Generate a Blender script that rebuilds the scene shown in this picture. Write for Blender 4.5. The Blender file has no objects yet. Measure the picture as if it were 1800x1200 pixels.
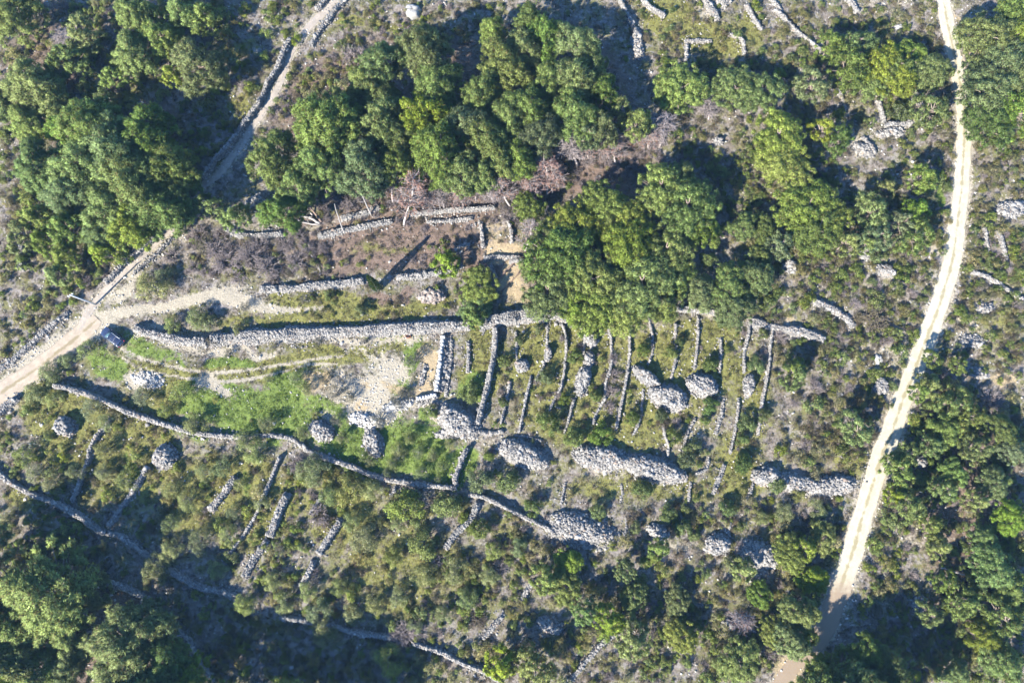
import bpy, math, random
import numpy as np
from mathutils import Vector, Matrix

# ------------------------------------------------------------------ camera, sky, sun, exposure
sc = bpy.context.scene
COL = sc.collection
FPX = 1300.0                       # focal length in pixels of the 1800 px wide photograph
CAM_H = 127.0                      # drone height above the ground
TILT = math.atan(208.0 / FPX)      # the drone looks almost straight down
cam_d = bpy.data.cameras.new("camera")
cam_d.sensor_width = 36.0
cam_d.lens = 36.0 * FPX / 1800.0
cam_d.clip_end = 3000.0
cam = bpy.data.objects.new("camera", cam_d)
COL.objects.link(cam)
cam.location = (0, 0, CAM_H)
cam.rotation_euler = (TILT, 0, 0)
sc.camera = cam

SUN_EL = math.radians(36.0)
SUN_H = np.array([-0.68, -0.733]); SUN_H /= np.linalg.norm(SUN_H)
world = bpy.data.worlds.new("World"); sc.world = world
world.use_nodes = True
wn = world.node_tree.nodes; wl = world.node_tree.links
sky = wn.new("ShaderNodeTexSky"); sky.sky_type = 'NISHITA'; sky.sun_disc = False
sky.sun_elevation = SUN_EL; sky.sun_rotation = math.atan2(SUN_H[0], SUN_H[1])
sky.air_density = 1.0; sky.dust_density = 0.0; sky.ozone_density = 10.0
wl.new(sky.outputs[0], wn["Background"].inputs[0]); wn["Background"].inputs[1].default_value = 0.13
sun_d = bpy.data.lights.new("sun", 'SUN'); sun_d.energy = 5.0; sun_d.angle = math.radians(0.53)
sun_d.color = (1.0, 0.955, 0.875)
sun = bpy.data.objects.new("sun", sun_d); COL.objects.link(sun)
sdir = Vector((SUN_H[0] * math.cos(SUN_EL), SUN_H[1] * math.cos(SUN_EL), math.sin(SUN_EL)))
sun.rotation_euler = (-sdir).to_track_quat('-Z', 'Y').to_euler(); sun.location = (0, 0, 200)
sc.view_settings.view_transform = 'Standard'; sc.view_settings.look = 'None'
sc.view_settings.exposure = 1.98; sc.view_settings.gamma = 1.0
sc.cycles.max_bounces = 5; sc.cycles.diffuse_bounces = 3; sc.cycles.transmission_bounces = 3
sc.cycles.use_denoising = True; sc.cycles.denoiser = 'OPENIMAGEDENOISE'; sc.cycles.denoising_input_passes = 'RGB_ALBEDO_NORMAL'; sc.cycles.denoising_prefilter = 'FAST'

# ------------------------------------------------------------------ helpers
RNG = np.random.default_rng(7)
def NR(seed): return np.random.default_rng(seed)

_tab = np.random.default_rng(99).random((256, 256))
def vnoise(x, y, s, seed=0):
    x = np.asarray(x, float) / s + seed * 17.31; y = np.asarray(y, float) / s + seed * 9.77
    xi = np.floor(x).astype(int); yi = np.floor(y).astype(int)
    fx = x - xi; fy = y - yi
    fx = fx * fx * (3 - 2 * fx); fy = fy * fy * (3 - 2 * fy)
    a = _tab[xi % 256, yi % 256]; b = _tab[(xi + 1) % 256, yi % 256]
    c = _tab[xi % 256, (yi + 1) % 256]; d = _tab[(xi + 1) % 256, (yi + 1) % 256]
    return (a * (1 - fx) + b * fx) * (1 - fy) + (c * (1 - fx) + d * fx) * fy
def fbm(x, y, s, seed=0, o=4):
    t = 0.0; a = 0.5; n = 0
    for k in range(o):
        t = t + a * vnoise(x, y, s / 2 ** k, seed + k); n += a; a *= 0.55
    return t / n

def terr(x, y):
    """smooth lie of the land"""
    x = np.asarray(x, float); y = np.asarray(y, float)
    return 1.6 * (fbm(x, y, 55.0, 3, 2) - 0.5) + 0.5 * (vnoise(x, y, 14.0, 5) - 0.5)

ct, st = math.cos(TILT), math.sin(TILT)
def at(px, py, h=0.0):
    """survey point of the photograph -> point on the land (h metres above it)"""
    u = (px - 900.0) / FPX; v = (600.0 - py) / FPX
    dx, dy, dz = u, v * ct + st, v * st - ct
    z = h
    for _ in range(5):
        t = (z - CAM_H) / dz
        x, y = dx * t, dy * t
        z = float(terr(x, y)) + h
    return Vector((x, y, z))
M_PX = CAM_H / FPX                    # metres per survey pixel

def mesh(name, V, F, col=None, smooth=False, nor=None):
    V = np.ascontiguousarray(V, np.float32); F = np.ascontiguousarray(F, np.int32)
    k = F.shape[1]
    me = bpy.data.meshes.new(name)
    me.vertices.add(len(V)); me.vertices.foreach_set("co", V.ravel())
    me.loops.add(F.size); me.loops.foreach_set("vertex_index", F.ravel())
    me.polygons.add(len(F))
    me.polygons.foreach_set("loop_start", np.arange(0, F.size, k, dtype=np.int32))
    me.polygons.foreach_set("loop_total", np.full(len(F), k, np.int32))
    if smooth: me.polygons.foreach_set("use_smooth", np.ones(len(F), bool))
    if col is not None:
        a = me.color_attributes.new("Col", 'FLOAT_COLOR', 'POINT')
        c = np.ones((len(V), 4), np.float32); c[:, :3] = col
        a.data.foreach_set("color", c.ravel())
    me.update(calc_edges=True); me.validate()
    if nor is not None: me.polygons.foreach_set('use_smooth', np.ones(len(F), bool)); me.normals_split_custom_set_from_vertices(np.asarray(nor, float).tolist())
    return me

class Geo:
    """collects vertices, triangles and colours"""
    def __init__(s): s.V = []; s.F = []; s.C = []; s.N = []; s.n = 0
    def add(s, V, F, C, N=None):
        V = np.asarray(V, float).reshape(-1, 3); F = np.asarray(F, int)
        C = np.broadcast_to(np.asarray(C, float), V.shape)
        s.V.append(V); s.F.append(F + s.n); s.C.append(C); s.n += len(V)
        s.N.append(np.zeros_like(V) if N is None else N)
    def mesh(s, name, smooth=False):
        N = np.concatenate(s.N)
        return mesh(name, np.concatenate(s.V), np.concatenate(s.F), np.concatenate(s.C), smooth, N if N.any() else None)

def link(name, me, mat=None, parent=None, loc=None):
    o = bpy.data.objects.new(name, me); COL.objects.link(o)
    if mat is not None and me is not None and not me.materials: me.materials.append(mat)
    if parent is not None: o.parent = parent
    if loc is not None: o.location = loc
    return o
def tag(o, label=None, cat=None, group=None, kind=None):
    if label: o["label"] = label
    if cat: o["category"] = cat
    if group: o["group"] = group
    if kind: o["kind"] = kind
    return o
def empty(name, loc, rz=0.0):
    o = bpy.data.objects.new(name, None); COL.objects.link(o)
    o.location = loc; o.rotation_euler = (0, 0, rz); o.empty_display_size = 0.5
    return o

def nrm(a): return a / np.maximum(np.linalg.norm(a, axis=-1, keepdims=True), 1e-9)
def randrot(n, r):
    q = nrm(r.normal(size=(n, 4))); w, x, y, z = q.T
    R = np.empty((n, 3, 3))
    R[:, 0, 0] = 1 - 2 * (y * y + z * z); R[:, 0, 1] = 2 * (x * y - z * w); R[:, 0, 2] = 2 * (x * z + y * w)
    R[:, 1, 0] = 2 * (x * y + z * w); R[:, 1, 1] = 1 - 2 * (x * x + z * z); R[:, 1, 2] = 2 * (y * z - x * w)
    R[:, 2, 0] = 2 * (x * z - y * w); R[:, 2, 1] = 2 * (y * z + x * w); R[:, 2, 2] = 1 - 2 * (x * x + y * y)
    return R
CUBE_V = np.array([(x, y, z) for z in (-1, 1) for y in (-1, 1) for x in (-1, 1)], float)
CUBE_F = np.array([(0, 2, 3), (0, 3, 1), (4, 5, 7), (4, 7, 6), (0, 1, 5), (0, 5, 4), (2, 6, 7), (2, 7, 3), (0, 4, 6), (0, 6, 2), (1, 3, 7), (1, 7, 5)])
def stones(P, size, r, flat=0.65, pal=None):
    """rough stones at P (n,3), half-size in metres; returns V,F,C"""
    n = len(P); size = np.minimum(size, 2.0 * np.median(size)) * np.where(r.random(n) < 0.05, 1.7, 1.0)
    V = CUBE_V[None] * (1 + r.uniform(-0.38, 0.12, (n, 8, 3)))
    sc3 = size[:, None] * np.stack([r.uniform(0.8, 1.45, n), r.uniform(0.65, 1.05, n), r.uniform(flat * 0.7, flat * 1.25, n)], 1)
    V = V * sc3[:, None, :]
    a = r.uniform(0, 6.283, n); tl = r.normal(0, 0.28, (n, 2))
    ca, sa = np.cos(a), np.sin(a)
    x = V[:, :, 0] * ca[:, None] - V[:, :, 1] * sa[:, None]; y = V[:, :, 0] * sa[:, None] + V[:, :, 1] * ca[:, None]
    z = V[:, :, 2] + x * tl[:, :1] + y * tl[:, 1:]
    V = np.stack([x, y, z], 2) + P[:, None, :]
    F = CUBE_F[None, 2:] + 8 * np.arange(n)[:, None, None]
    if pal is None: pal = STONE_PAL
    k = r.choice(len(pal), n, p=STONE_P if pal is STONE_PAL else None)
    C = pal[k] * r.uniform(0.75, 1.15, (n, 1))
    return V.reshape(-1, 3), F.reshape(-1, 3), np.repeat(C, 8, 0)
STONE_PAL = np.array([(0.196, 0.183, 0.164), (0.148, 0.14, 0.126), (0.252, 0.233, 0.204), (0.104, 0.098, 0.09), (0.185, 0.144, 0.112)])
STONE_P = np.array([0.36, 0.26, 0.22, 0.11, 0.05])
PALE_PAL = np.array([(0.33, 0.31, 0.27), (0.27, 0.25, 0.215), (0.38, 0.36, 0.32)])
BROWN_PAL = np.array([(0.207, 0.17, 0.141), (0.163, 0.133, 0.111), (0.252, 0.215, 0.178)])

def blades(P, D, L, W, r):
    """narrow leaf triangles from P along D"""
    n = len(P)
    S = nrm(np.cross(D, r.normal(size=(n, 3)))) * (W[:, None] * 0.5)
    V = np.stack([P - S, P + S, P + D * L[:, None]], 1).reshape(-1, 3)
    return V, np.arange(3 * n).reshape(n, 3)
def leaves(P, D, L, W, r):
    """broad leaf diamonds (two triangles)"""
    n = len(P)
    S = nrm(np.cross(D, r.normal(size=(n, 3)))) * (W[:, None] * 0.5)
    m = P + D * L[:, None] * 0.45
    V = np.stack([P, m + S, P + D * L[:, None], m - S], 1).reshape(-1, 3)
    k = 4 * np.arange(n)[:, None]
    return V, np.concatenate([k + [0, 1, 2], k + [0, 2, 3]], 0)
def tube(pts, rad, sides=6):
    pts = np.asarray(pts, float); n = len(pts)
    rad = np.broadcast_to(np.asarray(rad, float), (n,))
    d = np.gradient(pts, axis=0); d = nrm(d)
    ref = np.array([0.31, 0.95, 0.11]) if abs(d[0] @ np.array([0.31, 0.95, 0.11])) < 0.9 else np.array([1.0, 0, 0])
    a = nrm(np.cross(d, ref)); b = np.cross(d, a)
    t = np.linspace(0, 2 * np.pi, sides, endpoint=False)
    V = pts[:, None] + rad[:, None, None] * (np.cos(t)[None, :, None] * a[:, None] + np.sin(t)[None, :, None] * b[:, None])
    F = []
    for i in range(n - 1):
        for j in range(sides):
            p, q = i * sides + j, i * sides + (j + 1) % sides
            F += [(p, q, q + sides), (p, q + sides, p + sides)]
    V = np.concatenate([V.reshape(-1, 3), pts[:1], pts[-1:]])
    c0, c1 = n * sides, n * sides + 1
    for j in range(sides):
        F += [(c0, (j + 1) % sides, j), (c1, (n - 1) * sides + j, (n - 1) * sides + (j + 1) % sides)]
    return V, np.array(F)
def box(cx, cy, cz, sx, sy, sz, top=1.0):
    V = CUBE_V * np.array([sx / 2, sy / 2, sz / 2]); V[4:, :2] *= top
    return V + np.array([cx, cy, cz]), CUBE_F

# ------------------------------------------------------------------ materials
def new_mat(name):
    m = bpy.data.materials.new(name); m.use_nodes = True
    nt = m.node_tree; b = nt.nodes["Principled BSDF"]
    b.inputs["Roughness"].default_value = 0.9
    b.inputs["Specular IOR Level"].default_value = 0.2
    return m, nt, b
def node(nt, t, **kw):
    n = nt.nodes.new(t)
    for k, v in kw.items(): setattr(n, k, v)
    return n
def mixc(nt, fac, a, b, mode='MIX'):
    n = node(nt, "ShaderNodeMix", data_type='RGBA', blend_type=mode)
    for i, v in ((0, fac), (6, a), (7, b)):
        if isinstance(v, (int, float)): n.inputs[i].default_value = v
        elif isinstance(v, tuple): n.inputs[i].default_value = v if len(v) == 4 else v + (1.0,)
        else: nt.links.new(v, n.inputs[i])
    return n.outputs[2]
def math_n(nt, op, a, b=None, c=None, clamp=False):
    n = node(nt, "ShaderNodeMath", operation=op, use_clamp=clamp)
    for i, v in enumerate((a, b, c)):
        if v is None: continue
        if isinstance(v, (int, float)): n.inputs[i].default_value = v
        else: nt.links.new(v, n.inputs[i])
    return n.outputs[0]
def noise_n(nt, scale, detail=4, rough=0.6, vec=None):
    n = node(nt, "ShaderNodeTexNoise"); n.inputs["Scale"].default_value = scale
    n.inputs["Detail"].default_value = detail; n.inputs["Roughness"].default_value = rough
    if vec is not None: nt.links.new(vec, n.inputs["Vector"])
    return n
def ramp(nt, fac, lo, hi):
    n = node(nt, "ShaderNodeMapRange"); n.inputs[1].default_value = lo; n.inputs[2].default_value = hi
    n.interpolation_type = 'SMOOTHSTEP'
    nt.links.new(fac, n.inputs[0]); return n.outputs[0]
def geo_pos(nt): return node(nt, "ShaderNodeNewGeometry").outputs["Position"]
def bump(nt, b, h, strength, dist):
    n = node(nt, "ShaderNodeBump"); n.inputs["Strength"].default_value = strength; n.inputs["Distance"].default_value = dist
    nt.links.new(h, n.inputs["Height"]); nt.links.new(n.outputs[0], b.inputs["Normal"])

def leaf_material(name, transl=0.42):
    m, nt, b = new_mat(name)
    c = node(nt, "ShaderNodeVertexColor", layer_name="Col").outputs[0]
    oi = node(nt, "ShaderNodeObjectInfo")
    hsv = node(nt, "ShaderNodeHueSaturation")
    nt.links.new(math_n(nt, 'MULTIPLY_ADD', oi.outputs["Random"], 0.03, 0.482), hsv.inputs["Hue"])
    r2 = math_n(nt, 'FRACT', math_n(nt, 'MULTIPLY', oi.outputs["Random"], 7.13))
    nt.links.new(math_n(nt, 'MULTIPLY_ADD', r2, 0.3, 0.85), hsv.inputs["Value"])
    r3 = math_n(nt, 'FRACT', math_n(nt, 'MULTIPLY', oi.outputs["Random"], 13.7))
    nt.links.new(math_n(nt, 'MULTIPLY_ADD', r3, 0.3, 0.82), hsv.inputs["Saturation"])
    nt.links.new(mixc(nt, 1.0, c, oi.outputs["Color"], 'MULTIPLY'), hsv.inputs["Color"])
    nt.links.new(hsv.outputs[0], b.inputs["Base Color"])
    b.inputs["Roughness"].default_value = 0.7
    t = node(nt, "ShaderNodeBsdfTranslucent")
    nt.links.new(hsv.outputs[0], t.inputs["Color"])
    mx = node(nt, "ShaderNodeMixShader"); mx.inputs[0].default_value = transl
    nt.links.new(b.outputs[0], mx.inputs[1]); nt.links.new(t.outputs[0], mx.inputs[2])
    nt.links.new(mx.outputs[0], nt.nodes["Material Output"].inputs[0])
    return m
LEAF = leaf_material("foliage")

def attr_material(name, var=0.25, scale=6.0, rough=0.9):
    m, nt, b = new_mat(name)
    c = node(nt, "ShaderNodeVertexColor", layer_name="Col").outputs[0]
    n = noise_n(nt, scale, 5, 0.65, geo_pos(nt))
    hsv = node(nt, "ShaderNodeHueSaturation")
    nt.links.new(math_n(nt, 'MULTIPLY_ADD', n.outputs[0], 2 * var, 1 - var), hsv.inputs["Value"])
    nt.links.new(c, hsv.inputs["Color"]); nt.links.new(hsv.outputs[0], b.inputs["Base Color"])
    b.inputs["Roughness"].default_value = rough
    bump(nt, b, n.outputs[0], 0.5, 0.04)
    return m
STONE = attr_material("limestone", 0.22, 5.0)
BARK = attr_material("bark", 0.3, 9.0)
PAINT = attr_material("weathered_surface", 0.12, 12.0, 0.6)

# ------------------------------------------------------------------ survey: roads
ROAD_R = [(1650,-60,24),(1654,-30,24),(1658,0,24),(1664,33,28),(1671,67,28),(1678,100,27),(1685,133,27),(1692,167,29),(1695,200,28),(1695,233,28),(1694,267,28),(1692,300,28),(1690,333,28),(1686,367,30),(1682,400,32),(1678,433,33),(1672,467,33),(1662,500,32),(1652,533,33),(1640,567,33),(1627,600,33),(1614,633,34),(1602,667,34),(1588,700,34),(1577,733,35),(1565,767,36),(1550,800,36),(1540,833,34),(1529,867,34),(1519,900,34),(1509,933,36),(1500,967,35),(1488,1000,36),(1478,1033,36),(1465,1067,34),(1452,1100,36),(1432,1132,30),(1408,1155,26),(1388,1178,25),(1370,1205,25),(1345,1240,25),(1320,1280,25)]
ROAD_L = [(-60,738,42),(-25,712,42),(0,692,40),(33,669,38),(67,646,36),(100,620,36),(130,597,36),(152,578,36),(166,566,30),(172,560,22)]
LANE_L = [(140,588,22),(150,560,18),(166,532,15),(185,511,13),(220,477,13),(255,445,13),(290,413,13),(318,388,13),(342,352,12),(362,325,13),(388,303,14),(408,275,15),(427,250,15),(445,222,14),(462,198,14),(478,172,13),(490,150,13),(500,122,13),(511,95,13),(524,72,14),(545,45,15),(570,20,15),(596,-8,14),(625,-45,14)]
BRANCH = [(160,566,20),(190,555,20),(230,547,19),(290,540,18),(340,526,20),(385,520,24),(425,530,24),(465,542,16),(520,545,11),(570,540,6)]
RUT_A = [(212,612,3),(240,626,4),(285,640,4),(330,650,4),(375,655,5),(420,652,4),(465,646,4),(510,638,4),(560,630,3),(600,626,3)]
RUT_B = [(216,630,3),(245,646,3),(300,660,3),(355,668,4),(400,670,5),(450,664,4),(500,652,3),(545,640,3),(590,640,3)]

def spline(pts, step=0.4):
    P = np.array([list(at(a, b))[:2] for a, b, w in pts]); W = np.array([w for a, b, w in pts]) * M_PX
    Q = []; Ws = []
    n = len(P)
    for i in range(n - 1):
        p0, p1, p2, p3 = P[max(i - 1, 0)], P[i], P[i + 1], P[min(i + 2, n - 1)]
        m = max(2, int(np.linalg.norm(p2 - p1) / step))
        for t in np.arange(m) / m:
            Q.append(0.5 * ((2 * p1) + (-p0 + p2) * t + (2 * p0 - 5 * p1 + 4 * p2 - p3) * t * t + (-p0 + 3 * p1 - 3 * p2 + p3) * t ** 3))
            Ws.append(W[i] * (1 - t) + W[i + 1] * t)
    Q.append(P[-1]); Ws.append(W[-1])
    return np.array(Q), np.array(Ws)
ROADS = {k: spline(v) for k, v in dict(r=ROAD_R, l=ROAD_L, n=LANE_L, b=BRANCH, a=RUT_A, c=RUT_B).items()}

def road_dist(X, Y, keys):
    """signed-ish distance (m) outside the edge of the nearest road"""
    out = np.full(X.shape, 50.0)
    for k in keys:
        Q, W = ROADS[k]
        if k not in 'ac': Q = Q[::3]; W = W[::3]
        lo = Q.min(0) - 8; hi = Q.max(0) + 8
        m = (X > lo[0]) & (X < hi[0]) & (Y > lo[1]) & (Y < hi[1])
        if not m.any(): continue
        x = X[m]; y = Y[m]; best = np.full(x.shape, 50.0)
        for (qx, qy), w in zip(Q, W):
            near = (abs(x - qx) < 9) & (abs(y - qy) < 9)
            best[near] = np.minimum(best[near], np.hypot(x[near] - qx, y[near] - qy) - w / 2)
        out[m] = np.minimum(out[m], best)
    return out

# ------------------------------------------------------------------ ground
def axis(lo, hi, step, far):
    out = [lo]; s = step; v = lo
    a = []
    while v > -far: s *= 1.35; v -= s; a.append(v)
    b = []; s = step; v = hi
    while v < far: s *= 1.35; v += s; b.append(v)
    return np.array(a[::-1] + list(np.arange(lo, hi + step / 2, step)) + b)
GX = axis(-100, 100, 0.42, 420); GY = axis(-50, 98, 0.42, 420)
X, Y = np.meshgrid(GX, GY)
RD_all = road_dist(X, Y, "rln"); RD_b = road_dist(X, Y, "b")
RD_rut = road_dist(X, Y, "ac")
def blob(x, y, px, py, rx, ry, ang=0.0, soft=0.5):
    c = at(px, py); a = math.radians(-ang)
    dx, dy = x - c.x, y - c.y
    u = (dx * math.cos(a) + dy * math.sin(a)) / (rx * M_PX); v = (-dx * math.sin(a) + dy * math.cos(a)) / (ry * M_PX)
    d = np.sqrt(u * u + v * v)
    return np.clip((1 + soft - d) / (2 * soft), 0, 1)
def paint(x, y, L, seed):
    wx = x + 3.0 * (fbm(x, y, 5.0, seed, 3) - 0.5) * 2; wy = y + 3.0 * (fbm(x, y, 5.0, seed + 31, 3) - 0.5) * 2
    m = np.zeros(x.shape)
    for b in L:
        w = b[5] if len(b) > 5 else 1.0
        m = np.maximum(m, w * blob(wx, wy, *b[:5]))
    return m
# centre x, y, radii (survey px), angle (clockwise), weight
LUSH = [(450,720,110,40,12),(360,700,60,28,10),(620,790,90,40,20),(720,800,90,45,10),(770,735,30,25,0),(190,640,50,22,25,.6),(260,615,60,18,10,.6),(400,628,40,10,0,.8),(718,640,20,40,15,.8),
        (500,690,45,40,0),(680,745,40,35,0,.7),(575,720,40,25,0,.6),(300,640,40,8,10,.6),(805,815,28,38,0),(330,750,70,25,20,.5),(1500,1000,5,5,0,.1),(430,840,15,40,-20,.5),(240,820,15,50,-25,.5),(710,600,60,12,0,.5),(825,690,28,35,0,.6),(1660,330,12,26,0)]
OLIVE = [(300,655,110,24,8,.95),(450,655,120,22,-4,.95),(640,612,120,14,0,.9),(330,690,70,28,10,1),(560,640,50,16,0,.9),(500,560,50,10,0,.7),(700,540,110,16,0,.7),(480,900,34,70,25,1),(350,870,70,70,0,.8),(230,800,80,80,0,.85),(100,720,90,50,20,.8),(130,800,60,60,0,.7),(420,840,50,50,0,.8),(1000,640,120,90,0,.75),(1200,640,150,90,0,.6),(1080,740,180,60,0,.6),(1150,850,190,40,0,.5),(1320,700,40,90,0,.5),(600,900,70,70,0,.75),(850,640,30,70,0,.9),
         (640,35,60,10,5,1),(700,35,50,10,0,.8),(1180,30,50,40,0,.9),(1240,70,70,40,0,.8),(1320,50,40,40,0,.6),(420,190,30,12,20,.8),(160,160,30,20,0,.6),(220,185,40,20,-40,.7),(400,100,60,20,-20,.7),(600,540,160,28,0,.7),(680,440,60,16,0,.4),(420,560,60,14,0,.5),
         (700,1000,150,90,0,.45),(1580,190,28,20,0,.7),(540,840,60,30,0,.4),(40,870,30,20,30,.7),(150,900,30,15,30,.6),(1290,830,50,60,0,.6),(880,930,40,30,0,.4),(1000,1130,60,40,0,.35),(1750,560,60,60,0,.4),(1500,800,60,60,0,.4),(310,700,60,30,10,1),(540,650,60,18,0,.8),(620,620,60,20,0,.6)]
PALE = [(645,693,58,44,-25,1.0),(690,655,40,42,-20,.9),(590,690,36,24,0,.85),(600,660,60,16,0,.6),(640,620,50,16,0,.5),(660,740,40,22,0),(375,682,45,16,0,.8),(260,665,35,20,20,1),(430,611,80,8,0,.9),(590,601,100,9,0,.9),(700,591,80,8,0,.7),
        (240,470,28,18,-45,.95),(215,510,30,20,-40,.9),(275,440,14,20,0,.8),(400,510,34,16,0,.85),(440,530,46,16,0,.65),(160,575,40,25,-30,1),(60,620,60,16,-35,.9),(20,720,30,20,-40,.8),(300,590,70,14,12,.9),(330,400,30,14,-30,.6),
        (760,735,35,18,30,.8),(700,720,40,14,-20,.8),(760,710,30,12,0,.8),(560,755,30,20,0,.6),
        (1560,640,60,60,0,.55),(1640,440,16,50,10,.8),(1520,640,40,30,20,.4),(1570,480,50,30,20,.45),(1450,540,60,30,25,.4),(1390,580,40,16,15,.8),(1240,545,60,8,4,.7),(1690,560,30,40,-30,.6),(1720,530,50,20,0,.5),(1700,620,45,20,0,.5),(1770,370,30,18,-15,.8),(1570,232,40,14,0,.9),(1510,255,40,16,20,.8),(1600,300,20,30,0,.4),
        (1120,90,20,60,0,.5),(1240,15,40,22,40,.6),(1500,30,20,20,0,.5),(1560,10,60,12,0,.5),(640,385,80,10,-8,.6),(560,400,50,10,-10,.5),(480,400,60,12,0,.5),(1550,680,25,20,0,.7),(1490,700,40,25,0,.4),(1600,960,20,50,30,.5),(1640,950,30,20,0,.4),(1700,420,10,50,0,.3),
        (1030,590,30,20,0,.5),(1090,650,20,50,10,.4),(1150,580,40,14,0,.5),(1210,760,30,50,20,.5),(1100,830,110,16,10,.5),(950,830,60,12,0,.4),(1010,690,40,60,0,.25),(1200,960,30,12,0,.6),(830,770,40,16,0,.6),(880,770,40,20,0,.5),(700,30,20,20,0,.4),(470,20,20,10,0,.3),(1360,60,30,20,30,.3)]
EARTH = [(757,642,15,54,9,1.2),(745,690,22,12,0,1),(905,490,35,38,0,.72),(880,450,40,22,0,.8),(870,410,30,25,0,.5),(930,510,20,22,0,.8),(650,670,25,18,0,.5),(700,670,20,12,0,.7),(635,715,20,12,0,.8),(555,680,20,22,0,.7),(715,600,30,12,0,.5),(1712,180,8,90,0,.9),(1700,60,14,60,-20,.7),(1700,635,30,14,0,.5),(1770,660,40,18,0,.6),(1385,1170,30,40,0,.8),(1440,1080,30,40,30,.4),(170,500,14,8,0,.5),(1400,500,40,30,0,.35),(1380,550,25,20,0,.5),(820,390,70,20,0,.3),(700,475,50,15,0,.3),(720,430,100,30,-5,.3)]
LITTER = [(700,380,200,40,-8,.9),(900,330,120,40,0,.9),(1050,290,120,60,0,.9),(700,180,260,140,0,.8),(980,150,140,140,0,.8),(690,430,190,46,-5,.95),(680,520,60,14,-15,.9),(850,450,80,40,0,.9),(500,450,110,40,0,.5),(1050,470,150,100,0,.8),(200,280,150,150,0,.7),(1300,300,140,120,0,.4),(100,100,150,100,0,.6),(120,1110,200,110,0,.7),(1700,900,120,300,0,.6),(1100,1100,350,120,0,.35),(430,450,100,40,0,.5)]
w_lush = np.clip(1.15 * paint(X, Y, LUSH, 1), 0, 1); w_olive = np.clip(1.3 * paint(X, Y, OLIVE, 2), 0, 1); w_pale = paint(X, Y, PALE, 3)
w_earth = paint(X, Y, EARTH, 4); w_litter = paint(X, Y, LITTER, 5)
edge = np.clip(1 - RD_all / 1.3, 0, 1); w_pale = np.maximum(w_pale, 0.75 * edge); w_pale = np.maximum(w_pale, 0.62 * np.clip(0.55 - RD_b / 0.9, 0, 1) / 0.55)
w_pale = np.maximum(w_pale, np.clip(0.75 - RD_rut / 0.5, 0, 1))
flat = np.clip(1 - RD_all / 0.7, 0, 1)
micro = 0.5 * (fbm(X, Y, 2.6, 11, 3) - 0.5) + 0.16 * (vnoise(X, Y, 0.8, 12) - 0.5)
Z = terr(X, Y) + micro * (1 - flat) * np.where(w_pale > 0.5, 0.6, 1.0) - 0.07 * flat
def interp_ground(W):
    """bilinear lookup of a ground layer at world points"""
    def f(x, y):
        i = np.clip(np.searchsorted(GX, x) - 1, 0, len(GX) - 2); j = np.clip(np.searchsorted(GY, y) - 1, 0, len(GY) - 2)
        fx = (x - GX[i]) / (GX[i + 1] - GX[i]); fy = (y - GY[j]) / (GY[j + 1] - GY[j])
        return (W[j, i] * (1 - fx) + W[j, i + 1] * fx) * (1 - fy) + (W[j + 1, i] * (1 - fx) + W[j + 1, i + 1] * fx) * fy
    return f
zg = interp_ground(Z)
ny, nx = X.shape
ii = (np.arange(ny - 1)[:, None] * nx + np.arange(nx - 1)[None]).ravel()
F = np.stack([ii, ii + 1, ii + nx + 1, ii + nx], 1)
gm = mesh("ground", np.stack([X.ravel(), Y.ravel(), Z.ravel()], 1), F, np.stack([w_lush.ravel(), w_olive.ravel(), w_pale.ravel()], 1), True)
a2 = gm.color_attributes.new("Soil", 'FLOAT_COLOR', 'POINT')
c2 = np.zeros((X.size, 4), np.float32); c2[:, 0] = w_earth.ravel(); c2[:, 1] = w_litter.ravel(); c2[:, 3] = 1
a2.data.foreach_set("color", c2.ravel())

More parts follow.
